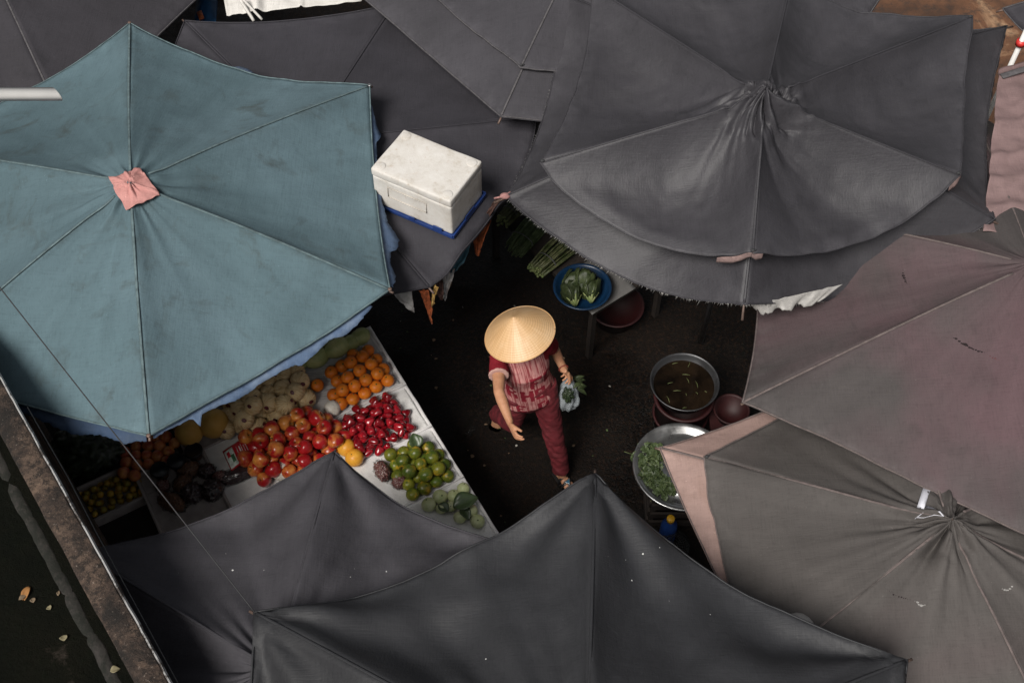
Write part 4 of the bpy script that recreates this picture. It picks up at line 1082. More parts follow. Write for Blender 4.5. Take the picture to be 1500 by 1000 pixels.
for (x, y) in ((217.6, 654), (201, 656), (193, 642), (240, 642), (255, 650), (232, 655), (205, 668), (214, 668), (229, 666), (215, 678), (198, 689), (182, 661), (246, 662), (189, 677), (178, 653), (226, 641), (208, 645), (240, 672), (225, 683), (205, 682), (185, 690)):
    put('nect', x, y, TZ + .045, 'nectarine in the dark corner tray under the teal umbrella tip', 'nectarine', 'nectarines in the tray', scale=random.uniform(.95, 1.15))
relax('apples in the pile', .088, B0 + .040); relax('oranges in the pile', .084, B0 + .038); relax('green mandarins in the heap', .080, B0 + .036); relax('wrapped pears in the pile', .108, TZ + .055); relax('guavas in the tray', .08, B0 + .038); relax('nectarines in the tray', .068, TZ + .04); relax('wax apples in the heap', .045, B0 + .026)
CR = simple('grimy_white_crate', (.34, .30, .28), .6, 0, .25, 12); CRD = simple('dark_crate', (.05, .045, .045), .6)
# crate of small citrus on its stand
c0 = [UV(*q) for q in ((100, 700), (208, 668), (214, 730), (132, 772))]
cu0, cu1 = min(q[0] for q in c0), max(q[0] for q in c0); cv0, cv1 = min(q[1] for q in c0), max(q[1] for q in c0)
cv0 = max(cv0, 1.56)
cq = tray(cu0 + .1, cu1 - .02, cv0, cv0 + .56, 'grimy white crate of small yellow citrus near the parapet', h=.085, name='fruit_crate', mat=CR, zb=TZ - .07, wall=.015, cat='crate', grp='crates beyond the stall table')
st = thing('crate_stand', S(.4, 1.85, 0), 'dark stand under the citrus crate near the parapet', 'stand')
mb = MB(); mb.box(-.3, 1.35, 1.53, 2.25, TZ - .11, TZ - .072, SM); part('stand_top', mb, WOOD, st, False)
for u_, v_ in ((-.25, 1.57), (1.3, 1.57), (-.25, 2.2), (1.3, 2.2)):
    mb = MB(); mb.box(u_ - .025, u_ + .025, v_ - .025, v_ + .025, 0, TZ - .11, SM); part('leg', mb, WOOD, st, False)
pol = [proj(S(cu0 + .13, cv0 + .04, TZ)), proj(S(cu1 - .05, cv0 + .04, TZ)), proj(S(cu1 - .05, cv0 + .52, TZ)), proj(S(cu0 + .13, cv0 + .52, TZ))]
fill('kumq', pol, TZ - .03, .043, 'small yellow citrus lying in the grimy crate', 'small citrus', 'small citrus in the crate', 5, lim=130)
fill('kumq', pol, TZ + .005, .05, 'small yellow citrus heaped on top in the grimy crate', 'small citrus', 'small citrus in the crate', 6, lim=80, shrink=.85)
tray(UV(170, 640)[0] - .02, UV(240, 690)[0] - .02, 1.02, 1.47, 'shallow white tray of nectarines in the shade', zb=TZ - .005, mat=CR)

# cups, packets and bags
ra, rb_ = UV(199, 700), UV(252, 792)
tray(ra[0], rb_[0], min(ra[1], rb_[1]) - .40, max(ra[1], rb_[1]), 'grimy white tray under the bags of brown threads, beside the citrus crate', zb=TZ + .004, mat=CR, h=.03)
BLK = simple('black_lid', (.012, .012, .014), .3, 0, .1, 10, .05); BROWN = simple('dried_shreds', (.16, .075, .04), .7, 0, .55, 90, .6, 120)
m = N('clear_plastic'); m.color((.02, .022, .022)); m.set(Roughness=.12, Specular_IOR_Level=.9, Transmission_Weight=0.0, Alpha=.18); m.bump(m.noise(m.coord(), 40, 4), .5, .01); CLEAR = m.m
for i, (x, y, lab) in enumerate(((283, 659, 'black lidded clear cup nearest the white tray edge'), (258, 674, 'black lidded clear cup in the middle of a row of three'), (233, 687, 'black lidded clear cup at the dark end of the row'))):
    p = P(x, y, TZ + .09); t = thing('lidded_cup', V((p.x, p.y, TZ)), lab, 'cup', 'black lidded cups on the stall')
    for nm, prof, mt in (('cup_body', [(.042, .006), (.05, .075)], CLEAR), ('contents', [(.0001, .008), (.038, .009), (.045, .06), (.02, .066), (.0001, .067)], BROWN), ('lid', [(.0535, .072), (.056, .075), (.056, .088), (.05, .094), (.046, .09), (.0001, .09)], BLK)):
        mb = MB(); mb.lathe([(a * 1.05, b + TZ) for a, b in prof], 28, Matrix.Translation((p.x, p.y, 0))); part(nm, mb, mt, t)


DARKP = fruit_mat('dark_dried_plums', (.026, .014, .016), (.07, .034, .034), .4, .62, 9, .35, .6, .3, .2, .5)
REDB = fruit_mat('red_berry_mix', (.16, .03, .03), (.40, .26, .22), .45, .6, 14, .4, .5, .4, .1, .3)
GRB = fruit_mat('bagged_greens', (.012, .022, .010), (.035, .055, .02), .4, .62, 8, .4, .5, .6, .2, .2)
def bag(name, px, py, z, r, mat, label, cat, seed, rz=0, crump=.28, grp=None, n=64, film=True):
    c_ = P(px, py, z); Mx = Matrix.Translation(c_) @ Matrix.Rotation(rz, 4, 'Z'); t = thing(name, V((c_.x, c_.y, z - r[2])), label, cat, grp)
    def lumpy(k, f, sd):
        mb = MB(); rows = []
        for j in range(n // 2 + 1):
            ph = PI * (j / (n // 2) - .5); row = []
            for i in range(n):
                th = 2 * PI * i / n; d = V((math.cos(ph) * math.cos(th), math.cos(ph) * math.sin(th), math.sin(ph)))
                g_ = 1 + crump * (abs(noise.noise(d * f + V((sd, 0, 0)))) * 1.4 - .4 + .5 * noise.noise(d * f * 2.3 + V((0, sd, 0))))
                row.append(Mx @ V((d.x * r[0] * g_ * k, d.y * r[1] * g_ * k, max(d.z * r[2] * g_ * k, -r[2]))))
            rows.append(row)
        mb.grid(rows, 0, True); return mb
    part('contents', lumpy(.93, 2.5, seed), mat, t)
    if film: part('plastic_film', lumpy(1.05, 3.0, seed + 5), CLEAR, t)
    return t


BG = 'bagged goods on the stall'
bag('food_bag', 268, 706, TZ + .05, (.07, .05, .045), BROWN, 'small clear bag of brown shreds between the dark glossy bags and the lidded cups', 'bag', 12, .9, grp=BG)
bag('food_bag', 322, 700, TZ + .04, (.06, .05, .035), REDB, 'clear bag of reddish berries just below the red packet', 'bag', 13, .2, grp=BG)
bag('food_bag', 238, 712, TZ + .045, (.045, .045, .04), REDB, 'small clear bag of mixed sweets beside the citrus crate', 'bag', 14, .2, grp=BG)
bag('food_bag', 277, 688, TZ + .05, (.08, .06, .05), BROWN, 'clear bag of reddish brown shreds below the black lids', 'bag', 1, .5, grp=BG)
bag('food_bag', 252, 735, TZ + .05, (.10, .06, .05), BROWN, 'clear bag of brown dried threads beside the white rail', 'bag', 2, -.5, grp=BG)
bag('food_bag', 282, 722, TZ + .05, (.07, .07, .05), DARKP, 'dark glossy bag next to the brown thread bag', 'bag', 3, .3, grp=BG)
bag('food_bag', 312, 716, TZ + .05, (.08, .07, .05), DARKP, 'dark glossy bag of plums at the edge of the lower left umbrella', 'bag', 4, 1.3, grp=BG)
bag('food_bag', 347, 695, TZ + .04, (.13, .055, .04), DARKP, 'flat dark packet below the red packet', 'bag', 5, .45, .15, grp=BG)
bag('food_bag', 303, 690, TZ + .05, (.055, .05, .045), DARKP, 'small dark bag between the shreds and the plums', 'bag', 6, .45, grp=BG)
bag('food_bag', 560, 689, TZ + .055, (.05, .075, .055), REDB, 'clear bag of pink and red sweets beside the green mandarins', 'bag', 7, .5, grp=BG)
bag('food_bag', 585, 705, TZ + .045, (.05, .05, .04), REDB, 'crumpled bag of dark red sweets under the umbrella edge near the mandarins', 'bag', 8, .5, grp=BG)
bag('greens_bag', 128, 655, TZ + .06, (.26, .20, .12), GRB, 'large clear bag of dark greens between the teal umbrella and the parapet', 'bag', 9, .4, .3, grp=None)
# red packet
RP = simple('red_packet_film', (.42, .012, .02), .3, 0, .15, 8, .1); LBL = simple('pale_label', (.52, .58, .52), .4, 0, .3, 60); WTX = simple('white_print', (.7, .68, .66), .5); GRN = simple('green_print', (.05, .16, .07), .5)
pk = [P(*q, TZ + .075) for q in ((326, 661), (361, 638), (374, 665), (339, 690))]
t = thing('red_packet', sum(pk, V()) / 4 - V((0, 0, .1)), 'bright red food packet with a pale label lying against the apples', 'packet')


def patch(a0, a1, b0, b1, lift, mat, name, n=14, puff=.022):
    mb = MB(); rows = []
    for j in range(n + 1):
        row = []
        for i in range(n + 1):
            a = a0 + (a1 - a0) * i / n; b = b0 + (b1 - b0) * j / n
            q = pk[0].lerp(pk[1], a).lerp(pk[3].lerp(pk[2], a), b); row.append(q + V((0, 0, lift + puff * (16 * a * (1 - a) * b * (1 - b)) ** .5 + .004 * nz(a * 5, b * 5, 1))))
        rows.append(row)
    mb.grid(rows); return part(name, mb, mat, t, solid=.002)


patch(0, 1, 0, 1, 0, RP, 'packet_front'); mb = MB(); mb.add([q - V((0, 0, .02)) for q in pk] + pk, [(3, 2, 1, 0), (0, 1, 5, 4), (1, 2, 6, 5), (2, 3, 7, 6), (3, 0, 4, 7)]); part('packet_back', mb, RP, t)
patch(.03, .36, .12, .95, .002, LBL, 'label_panel'); patch(.09, .2, .25, .5, .004, RP, 'label_print', 4); patch(.2, .32, .45, .8, .004, GRN, 'label_print', 4)
for k, (a, b) in enumerate(((.45, .56), (.5, .85), (.45, .8), (.55, .82), (.5, .7))): patch(.48 + .085 * k, .50 + .085 * k + .03 * (k == 1), a - .2, b, .003, WTX if k == 1 else LBL, 'print_line', 5)
# ------------------------------------------------------------------ greens stall at the far side of the aisle
GZ = .64
g0 = P(868, 459, GZ); g1 = P(712, 296, GZ); gu = (g1 - g0).normalized(); gl = (g1 - g0).length; gv = V((gu.y, -gu.x, 0))
if gv.x < 0: gv = -gv
GM = Matrix.Translation(V((g0.x, g0.y, 0))) @ Matrix((gu, gv, (0, 0, 1))).transposed().to_4x4()
if GM.determinant() < 0: pass
gt = thing('greens_table', GM @ V((gl / 2, .4, 0)), 'low dark wooden table of green vegetables under the large grey umbrella', 'table')
mb = MB(); mb.box(0, gl, 0, .75, GZ - .04, GZ, GM); part('table_top', mb, WOOD, gt, False, bevel=.003)
for u_, v_ in ((.05, .05), (gl - .05, .05), (.05, .7), (gl - .05, .7)):
    mb = MB(); mb.box(u_ - .02, u_ + .02, v_ - .02, v_ + .02, 0, GZ - .04, GM); part('leg', mb, WOOD, gt, False)
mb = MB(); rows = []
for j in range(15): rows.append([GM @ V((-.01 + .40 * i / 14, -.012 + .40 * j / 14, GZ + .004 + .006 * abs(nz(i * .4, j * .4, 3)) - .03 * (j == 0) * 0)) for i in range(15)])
mb.grid(rows); single('paper_sheet', mb, simple('shaded_paper', (.13, .125, .12), .8), 'white paper sheet under the blue basin of greens', 'paper', loc=GM @ V((.2, .2, GZ)), solid=.0012)  # white paper with the umbrella's shade put into its grey colour


def basin(name, c, prof, mat, label, cat, grp=None, n=48):
    t = thing(name, V(c), label, cat, grp); mb = MB(); mb.lathe(prof, n, Matrix.Translation(V(c))); part('basin_wall', mb, mat, t); return t


BLUEB = simple('blue_basin_plastic', (.004, .022, .058), .35, 0, .1, 10, .03); REDB_ = simple('red_plastic', (.024, .0013, .0016), .6, 0, .2, 10, .05)
bc = P(853, 421, GZ + .10); bc.z = GZ + .008
basin('blue_basin', bc, [(.0001, .0), (.13, .0), (.145, .01), (.19, .09), (.205, .094), (.209, .104), (.203, .108), (.192, .104), (.186, .098), (.14, .016), (.0001, .012)], BLUEB, 'round blue plastic basin filled with mustard greens', 'basin')
STALK = fruit_mat('pale_leaf_stalk', (.22, .24, .10), (.14, .19, .065), .4, .62, 3, .45, .4, 0, .15)
GLEAF = fruit_mat('mustard_leaf', (.02, .030, .010), (.042, .055, .02), .4, .62, 3, .5, .35, .2, .25)
HERB = fruit_mat('herb_leaf', (.045, .07, .025), (.10, .135, .055), .4, .62, 3, .5, .4, .1, .2)
SCAL = fruit_mat('scallion_stalk', (.045, .06, .02), (.12, .125, .06), .42, .62, 2, .45, .4, 0, .15)


def cabbage(p, rot, sc, label, seed):
    rnd = random.Random(seed); t = thing('mustard_green', p, label, 'greens', 'mustard greens in the blue basin'); t.rotation_euler = rot; t.scale = (sc,) * 3
    ms, ml = MB(), MB()
    for k in range(9):
        a = k * 2.4; sp_ = .25 + .06 * k; Mx = Matrix.Rotation(a, 4, 'Z') @ Matrix.Rotation(-sp_, 4, 'X')
        ms.loft([Mx @ V((0, .01, .0)), Mx @ V((0, .012, .05)), Mx @ V((0, .016, .10))], [(.012, .006), (.014, .005), (.006, .003)], 8, side=Mx.to_3x3() @ V((1, 0, 0)))
        rows = []
        for j in range(9):
            f = j / 8; wd = .075 * math.sin(PI * min(1, f * .8 + .12)) ; row = []
            for i in range(9):
                x = (i - 4) / 4; row.append(Mx @ V((x * wd, .014 - .05 * f * f - .03 * x * x * f + .012 * nz(x * 3, f * 5, seed + k), .05 + .16 * f + .01 * nz(x * 4, f * 3, k))))
            rows.append(row)
        ml.grid(rows)
    o = wrap('stalks', ms.mesh('stalks', STALK), t); o2 = wrap('leaves', ml.mesh('leaves', GLEAF), t); mods(o2, solid=.0015); return t


for i, (dx, dy, dz, rx, rz, lab) in enumerate(((-.05, -.12, .05, -1.25, .3, 'mustard green head with a pale stalk at the front of the blue basin'), (-.13, -.02, .06, -1.2, -.7, 'mustard green head at the left of the blue basin'), (.06, -.10, .06, -1.2, .1, 'leafy mustard green head at the right of the blue basin'), (.10, .06, .06, -1.2, 1.9, 'mustard green head at the back of the blue basin'), (-.02, -.03, .07, -.9, -.3, 'dark leafy mustard green head heaped in the middle of the blue basin'))):
    cabbage(bc + V((dx, dy, dz)), (rx, .1, rz), .82, lab, i + 3)


def bundle(px0, px1, z, n, r, mat, label, spread, seed, tipspread, leafy=False):
    a = P(*px0, z); b = P(*px1, z + .05); rnd = random.Random(seed); d = b - a; sd_ = d.cross(V((0, 0, 1))).normalized(); t = thing('vegetable_bundle', a.lerp(b, .5) - V((0, 0, .05)), label, 'vegetables', 'bundled vegetables on the greens table')
    mb = MB(); rt = MB()
    for k in range(n):
        th = rnd.uniform(0, 6.28); q = rnd.random() ** .5; o = sd_ * (spread * q * math.cos(th)) + V((0, 0, .045 + .045 * q * math.sin(th))); o2 = sd_ * (tipspread * q * math.cos(th)) + V((0, 0, .02 + .06 * q * math.sin(th)))
        L = rnd.uniform(.85, 1.1); A_ = a + o + d * rnd.uniform(-.06, .05); B_ = a + d * L + o2; mid = A_.lerp(B_, .5) + V((rnd.uniform(-.01, .01), rnd.uniform(-.01, .01), .01))
        mb.loft([A_, A_.lerp(mid, .5), mid, mid.lerp(B_, .5) - V((0, 0, .003)), B_ - V((0, 0, .02))], [r * 1.1, r, r, r * .8, r * .3], 6)
        if not leafy: rt.ball(A_, (r * 1.5,) * 3, 6, 5)
    part('stalks', mb, mat, t)
    if not leafy: part('cut_ends', rt, STALK, t)
    tie = MB(); c_ = a + d * .3 + V((0, 0, .045)); tie.loft([c_ + sd_ * (math.cos(x) * (spread + .006)) + V((0, 0, math.sin(x) * .052)) for x in [2 * PI * k / 20 for k in range(21)]], .004, 5); part('tie_band', tie, TWINE, t)


bundle((786, 402), (838, 352), GZ, 46, .007, SCAL, 'bundle of pale green scallions beside the blue basin', .075, 3, .11)
bundle((752, 372), (795, 318), GZ, 90, .0032, HERB, 'tangled bundle of thin dark green stems left of the scallions', .085, 4, .10, True)
bundle((735, 330), (775, 285), GZ, 30, .007, SCAL, 'dim bundle of stalks furthest back on the greens table', .06, 5, .1)
basin('red_basin', P(902, 452, .12) - V((0, 0, .12)), [(.0001, 0), (.15, 0), (.20, .16), (.215, .165), (.215, .175), (.195, .17), (.145, .01), (.0001, .008)], REDB_, 'red plastic basin in the dark under the greens table', 'basin')

# ------------------------------------------------------------------ washing corner at the right of the aisle
m = N('brushed_steel'); v = m.coord('Object', (3, 3, 60)); m.color((.12, .12, .125)); m.set(Metallic=.9, Roughness=m.ramp(m.noise(m.coord(), 9, 5, .7), (.35, .35), (.65, .55))); m.bump(m.noise(v, 6, 4), .08, .002); BSTEEL = m.m
m = N('murky_water'); v = m.coord(); m.color(m.ramp(m.noise(v, 6, 4), (.35, (.004, .003, .0025)), (.65, (.016, .010, .006)))); m.set(Roughness=.05, Specular_IOR_Level=.3); m.bump(m.noise(v, 9, 2), .06, .01); WATER = m.m
wz = .56
wc = P(1003, 559, wz); wr_ = (P(1054, 559, wz) - P(952, 559, wz)).length / 2
wb = thing('wash_basin', V((wc.x, wc.y, wz - .13)), 'wide metal wash basin of murky water with floating scraps', 'basin')
Tm = Matrix.Translation((wc.x, wc.y, wz - .13))
mb = MB(); mb.lathe([(.0001, 0), (wr_ * .72, 0), (wr_ * .78, .01), (wr_ * .95, .12), (wr_ * .985, .124), (wr_, .130), (wr_ * .99, .137), (wr_ * .965, .134), (wr_ * .935, .12), (wr_ * .76, .014), (.0001, .008)], 64, Tm); part('basin_wall', mb, BSTEEL, wb)
mb = MB(); mb.lathe([(.0001, .085), (wr_ * .4, .085), (wr_ * .872, .085)], 64, Tm); part('water', mb, WATER, wb)
mb = MB(); rnd = random.Random(5)
for k in range(12):
    a_ = rnd.uniform(0, 6.28); q = wr_ * .8 * rnd.random() ** .5; b_ = rnd.uniform(0, 6.28); L = rnd.uniform(.006, .03); c_ = V((wc.x + q * math.cos(a_), wc.y + q * math.sin(a_), wz - .0435)); d = V((math.cos(b_), math.sin(b_), 0))
    mb.loft([c_ - d * L, c_ + V((.003, .002, .001)), c_ + d * L], [(.0015, .0008), (.003, .001), (.0015, .0008)], 5)
o = part('floating_scraps', mb, STALK, wb); o['kind'] = 'stuff'
rs = thing('red_tub', V((wc.x + .01, wc.y - .03, 0)), 'red plastic tub carrying the metal wash basin', 'tub'); mb = MB(); mb.lathe([(.0001, .0), (.17, 0), (.195, .40), (.212, .41), (.212, .425), (.19, .428), (.16, .02), (.0001, .015)], 40, Matrix.Translation(rs.location)); part('tub_wall', mb, REDB_, rs)
for k in range(1):
    mb = MB(); mb.loft([rs.location + V((math.cos(x) * .19, math.sin(x) * .19, .2 + .12 * k)) for x in [2 * PI * i / 40 for i in range(41)]], .010, 6); part('moulded_band', mb, REDB_, rs)
rc = P(1072, 598, .40)
basin('red_bowl', rc - V((0, 0, .12)), [(.0001, 0), (.08, 0), (.12, .10), (.128, .11), (.122, .118), (.11, .105), (.075, .01), (.0001, .008)], REDB_, 'small red bowl half hidden by the maroon umbrella corner', 'bowl')
rstool = thing('red_stool', V((rc.x, rc.y, 0)), 'low red plastic stool under the small red bowl', 'stool'); mb = MB(); mb.box(rc.x - .14, rc.x + .14, rc.y - .14, rc.y + .14, .255, .278); part('seat', mb, REDB_, rstool, False, bevel=.01)
for sx in (-1, 1):
    for sy in (-1, 1):
        mb = MB(); mb.loft([(rc.x + sx * .15, rc.y + sy * .15, 0), (rc.x + sx * .11, rc.y + sy * .11, .26)], .018, 8); part('leg', mb, REDB_, rstool)
# steel tray of herbs
pz = .50
pc_ = P(1000, 683, pz); pr = (P(1073, 683, pz) - P(927, 683, pz)).length / 2
pt = thing('steel_tray', V((pc_.x, pc_.y, pz - .03)), 'large round steel tray of green herbs beside the pink umbrella cloth', 'tray')
Tm = Matrix.Translation((pc_.x, pc_.y, pz - .03))
mb = MB(); mb.lathe([(.0001, 0), (pr * .80, 0), (pr * .84, .004), (pr * .90, .03), (pr * .97, .036), (pr * 1.0, .034), (pr * 1.01, .030), (pr * 1.004, .041), (pr * .97, .043), (pr * .895, .036), (pr * .83, .009), (pr * .79, .005), (pr * .60, .005), (pr * .595, .008), (pr * .57, .008), (pr * .565, .005), (.0001, .005)], 72, Tm); m = N('bright_steel'); m.color((.42, .42, .42)); m.set(Metallic=.9, Roughness=m.ramp(m.noise(m.coord(), 9, 5, .7), (.35, .25), (.65, .45))); part('tray_dish', mb, m.m, pt)


def herbs(cx, cy, z, rx, ry, n, label, seed, h=.03):
    c_ = P(cx, cy, z); rnd = random.Random(seed); mb = MB(); st_ = MB()
    for k in range(n):
        a_ = rnd.uniform(0, 6.28); q = rnd.random() ** .6; x, y = rx * q * math.cos(a_), ry * q * math.sin(a_); p = c_ + V((x, y, h * (1 - q * q) * rnd.uniform(.3, 1) + .012))
        Mx = Matrix.Translation(p) @ Matrix.Rotation(rnd.uniform(0, 6.28), 4, 'Z') @ Matrix.Rotation(rnd.uniform(-.6, .5), 4, 'X') @ Matrix.Rotation(rnd.uniform(-.5, .5), 4, 'Y')
        for s_, L in ((0, .042), (.9, .028), (-.9, .028)):
            M2 = Mx @ Matrix.Rotation(s_, 4, 'Z'); l_ = leaf(L, L * .62, .5, .4, 5); mb.add([M2 @ v_ for v_ in l_.v], l_.f)
        if k % 4 == 0: st_.loft([Mx @ V((0, 0, 0)), Mx @ V((.005, -.03, -.004)), Mx @ V((0, -.07, -.012))], .0016, 5)
    t = thing('herb_bunch', c_, label, 'herbs', 'herbs on the steel tray'); o_ = len(mb.v); mb.add(st_.v, st_.f, 1); part('leaves', mb, [HERB, STALK], t)


herbs(950, 668, pz - .02, .10, .09, 60, 'leafy herb bunch at the upper left of the steel tray', 1)
herbs(957, 698, pz - .02, .08, .09, 46, 'leafy herb bunch in the middle of the steel tray', 2)
herbs(972, 716, pz - .02, .07, .06, 40, 'small herb bunch at the lower rim of the steel tray', 3, .035)
pk_ = thing('tray_stand', V((pc_.x, pc_.y, 0)), 'dark wooden crate under the steel tray', 'crate'); mb = MB()
for sx in (-1, 1):
    for z in (.04, .16, .28, .40): mb.box(pc_.x - .2, pc_.x + .2, pc_.y + sx * .2 - .008, pc_.y + sx * .2 + .008, z, z + .06); mb.box(pc_.x + sx * .209 - .008, pc_.x + sx * .209 + .008, pc_.y - .19, pc_.y + .19, z, z + .06)
part('slat_sides', mb, WOOD, pk_, False)
for sx in (-1, 1):
    for sy in (-1, 1): mb = MB(); mb.box(pc_.x + sx * .185 - .014, pc_.x + sx * .185 + .014, pc_.y + sy * .178 - .012, pc_.y + sy * .178 + .012, 0, .466); part('corner_post', mb, WOOD, pk_, False)
NAVY = simple('blue_bottle_plastic', (.012, .04, .16), .3, 0, .15, 20, .05); YEL = simple('yellow_cap', (.55, .30, .02), .4, 0, .1, 20, .05)
q = P(982, 762, .32); bt = thing('cleaning_bottle', q - V((0, 0, .32)), 'blue bottle with a yellow cap standing below the steel tray', 'bottle')
mb = MB(); mb.lathe([(.0001, .0), (.05, .002), (.056, .02), (.056, .24), (.05, .27), (.026, .30), (.022, .32), (.0001, .32)], 24, Matrix.Translation(bt.location)); part('bottle_body', mb, NAVY, bt)
mb = MB(); mb.lathe([(.0001, .315), (.026, .316), (.027, .355), (.018, .362), (.0001, .362)], 18, Matrix.Translation(bt.location)); part('cap', mb, YEL, bt)
q = P(990, 790, .22); mb = MB()
for k in range(14):
    for j_ in (0, 1): mb.loft([q + V((.10 * math.cos(x + .45 * k) * math.sin(x * .5 + .2), .10 * math.sin(x + .45 * k) * math.sin(x * .5 + .2), (.10 if j_ else -.10) * math.cos(x * .5) - .1)) for x in [PI * i / 12 for i in range(13)]], .003, 5)
single('net_sack', mb, simple('black_netting', (.012, .012, .012), .6), 'black netting sack hanging by the pink umbrella cloth', 'net', loc=q)
# litter trodden into the aisle
rnd = random.Random(11); LIT = [simple('litter_scrap', (.20, .13, .08), .9, 0, .4), simple('pale_litter', (.34, .32, .28), .9, 0, .3), simple('green_litter', (.06, .09, .03), .9, 0, .3)]
for k in range(46):
    x, y = rnd.uniform(560, 940), rnd.uniform(440, 770); p = P(x, y, .0)
    if UV(x, y, 0)[1] > -.1: continue
    h = .012 * nz(p.x * 1.1, p.y * 1.1, 3) + .006 * nz(p.x * 4, p.y * 4, 9)
    L = rnd.uniform(.008, .03); mb = leaf(L, L * rnd.uniform(.2, .7), .3, .3, 4, M=Matrix.Rotation(rnd.uniform(0, 6), 4, 'Z')); o = wrap('litter_scrap', mb.mesh('litter_scrap', rnd.choice(LIT))); o.location = (p.x, p.y, h + .006); mods(o, solid=.001); tag(o, 'tiny scrap of plant litter trodden into the dark aisle floor', 'litter', 'litter scraps on the aisle floor')

q = P(688, 636, .0); mb = MB(); rows = []
for j in range(19): rows.append([V((q.x + .09 * (i / 12 - .5) * math.sin(PI * (j + 1) / 20) * (1 + .5 * nz(i * .3, j * .4, 6)), q.y + .07 * (j / 18 - .5) + .05 * (i / 12 - .5) + .015 * nz(i * .4, j * .3, 8), .012 * nz(q.x * 1.1, q.y * 1.1, 3) + .012 + .045 * abs(nz(i * .45, j * .5, 3)))) for i in range(13)])
mb.grid(rows); single('plastic_scrap', mb, CLEAR, 'crumpled scrap of clear plastic lying on the wet aisle floor beside the fruit stall', 'litter', loc=q)
# ------------------------------------------------------------------ the woman in the conical hat
fa = V((.34, -.94, 0)).normalized(); sa = V((-fa.y, fa.x, 0))          # facing, and her left (+)
HIP = V((.116, 4.105, .845)); NB = V((.062, 4.165, 1.225))


def onray(px, py, c, dist, near=True):
    """point at a given bone length from c on the line of sight of a pixel"""
    d = ray(px, py); oc = CAM - c; b = oc.dot(d); k = b * b - oc.length_squared + dist * dist
    return CAM + d * ((-b - math.sqrt(max(0, k))) if near else (-b + math.sqrt(max(0, k))))


shR = NB - sa * .158 + V((0, 0, -.045)); shL = NB + sa * .158 + V((0, 0, -.045))
elR = onray(731, 574, shR, .265); wrR = onray(748, 621, elR, .225); fgR = onray(761, 652, wrR, .155)
elL = onray(809, 506, shL, .25, False); wrL = onray(827, 543, elL, .22); fgL = onray(838, 553, wrL, .15, False)
hpR = HIP - sa * .085; hpL = HIP + sa * .085
anL = P(823, 692, .085); toL = P(837, 716, .02); anR = P(727, 604, .17); toR = P(724, 626, .02)


def joint(a, b, l1, l2, pole):
    """two-bone knee position"""
    d = b - a; D = min(d.length, (l1 + l2) * .999); d = d.normalized(); x = (l1 * l1 - l2 * l2 + D * D) / (2 * D); h = math.sqrt(max(0, l1 * l1 - x * x)); p = V(pole) - d * V(pole).dot(d)
    return a + d * x + p.normalized() * h


knL = joint(hpL, anL, .40, .39, fa); knR = joint(hpR, anR, .40, .39, fa)
person = thing('person', V((HIP.x, HIP.y, 0)), 'person in a conical straw hat, red printed shirt and maroon trousers walking along the aisle', 'person')
m = N('skin'); v = m.coord(); n1 = m.noise(v, 16, 7, .72); m.color(m.ramp(n1, (.34, (.40, .19, .105)), (.7, (.52, .27, .16)))); m.set(Roughness=.5, Specular_IOR_Level=.35, Subsurface_Weight=.08, Subsurface_Radius=(.01, .004, .002)); m.bump(m.noise(v, 120, 3), .12, .003); SKIN = m.m
HAIRM = simple('black_hair', (.012, .010, .010), .45, 0, .3, 60); LIP = simple('lips', (.34, .10, .08), .45); EYEW = simple('eye_white', (.7, .68, .64), .3); IRIS = simple('dark_iris', (.02, .012, .008), .2)
bm_ = MB()
HC = NB + V((-.012, -.012, .150)) + fa * .03      # head centre
# torso, neck, head
cz = lambda z: HIP.lerp(NB, (z - HIP.z) / (NB.z - HIP.z))
bm_.loft([cz(z) for z in (.74, .80, .88, .98, 1.08, 1.16, 1.20)], [(.10, .09), (.155, .105), (.135, .095), (.125, .09), (.135, .10), (.15, .08), (.09, .06)], 20, side=sa)
bm_.loft([NB + V((0, 0, -.05)), NB + V((0, 0, .03)) + fa * .005, NB + V((0, 0, .09)) + fa * .02], [(.062, .058), (.048, .048), (.046, .048)], 14, side=sa)
bm_.ball(HC, (.075, .092, .108), 22, 16, M=Matrix((sa, -fa, (0, 0, 1))).transposed().to_4x4())
bm_.ball(HC + fa * .03 + V((0, 0, -.06)), (.052, .058, .052), 16, 12, M=Matrix((sa, -fa, (0, 0, 1))).transposed().to_4x4())
bm_.loft([HC + fa * .088 + V((0, 0, .012)), HC + fa * .103 + V((0, 0, -.012)), HC + fa * .106 + V((0, 0, -.026)), HC + fa * .085 + V((0, 0, -.034))], [(.008, .006), (.011, .009), (.015, .011), (.008, .006)], 10, side=sa)
for s_ in (-1, 1): bm_.ball(HC + sa * (.076 * s_) + V((0, 0, -.01)), (.010, .02, .03), 10, 8, M=Matrix((sa, -fa, (0, 0, 1))).transposed().to_4x4())
# arms
for sh, el, wr in ((shR, elR, wrR), (shL, elL, wrL)):
    bm_.loft([sh + V((0, 0, -.005)), sh.lerp(el, .3), sh.lerp(el, .75), el, el.lerp(wr, .25), el.lerp(wr, .7), wr], [.046, .044, .038, .034, .036, .028, (.026, .020)], 14)


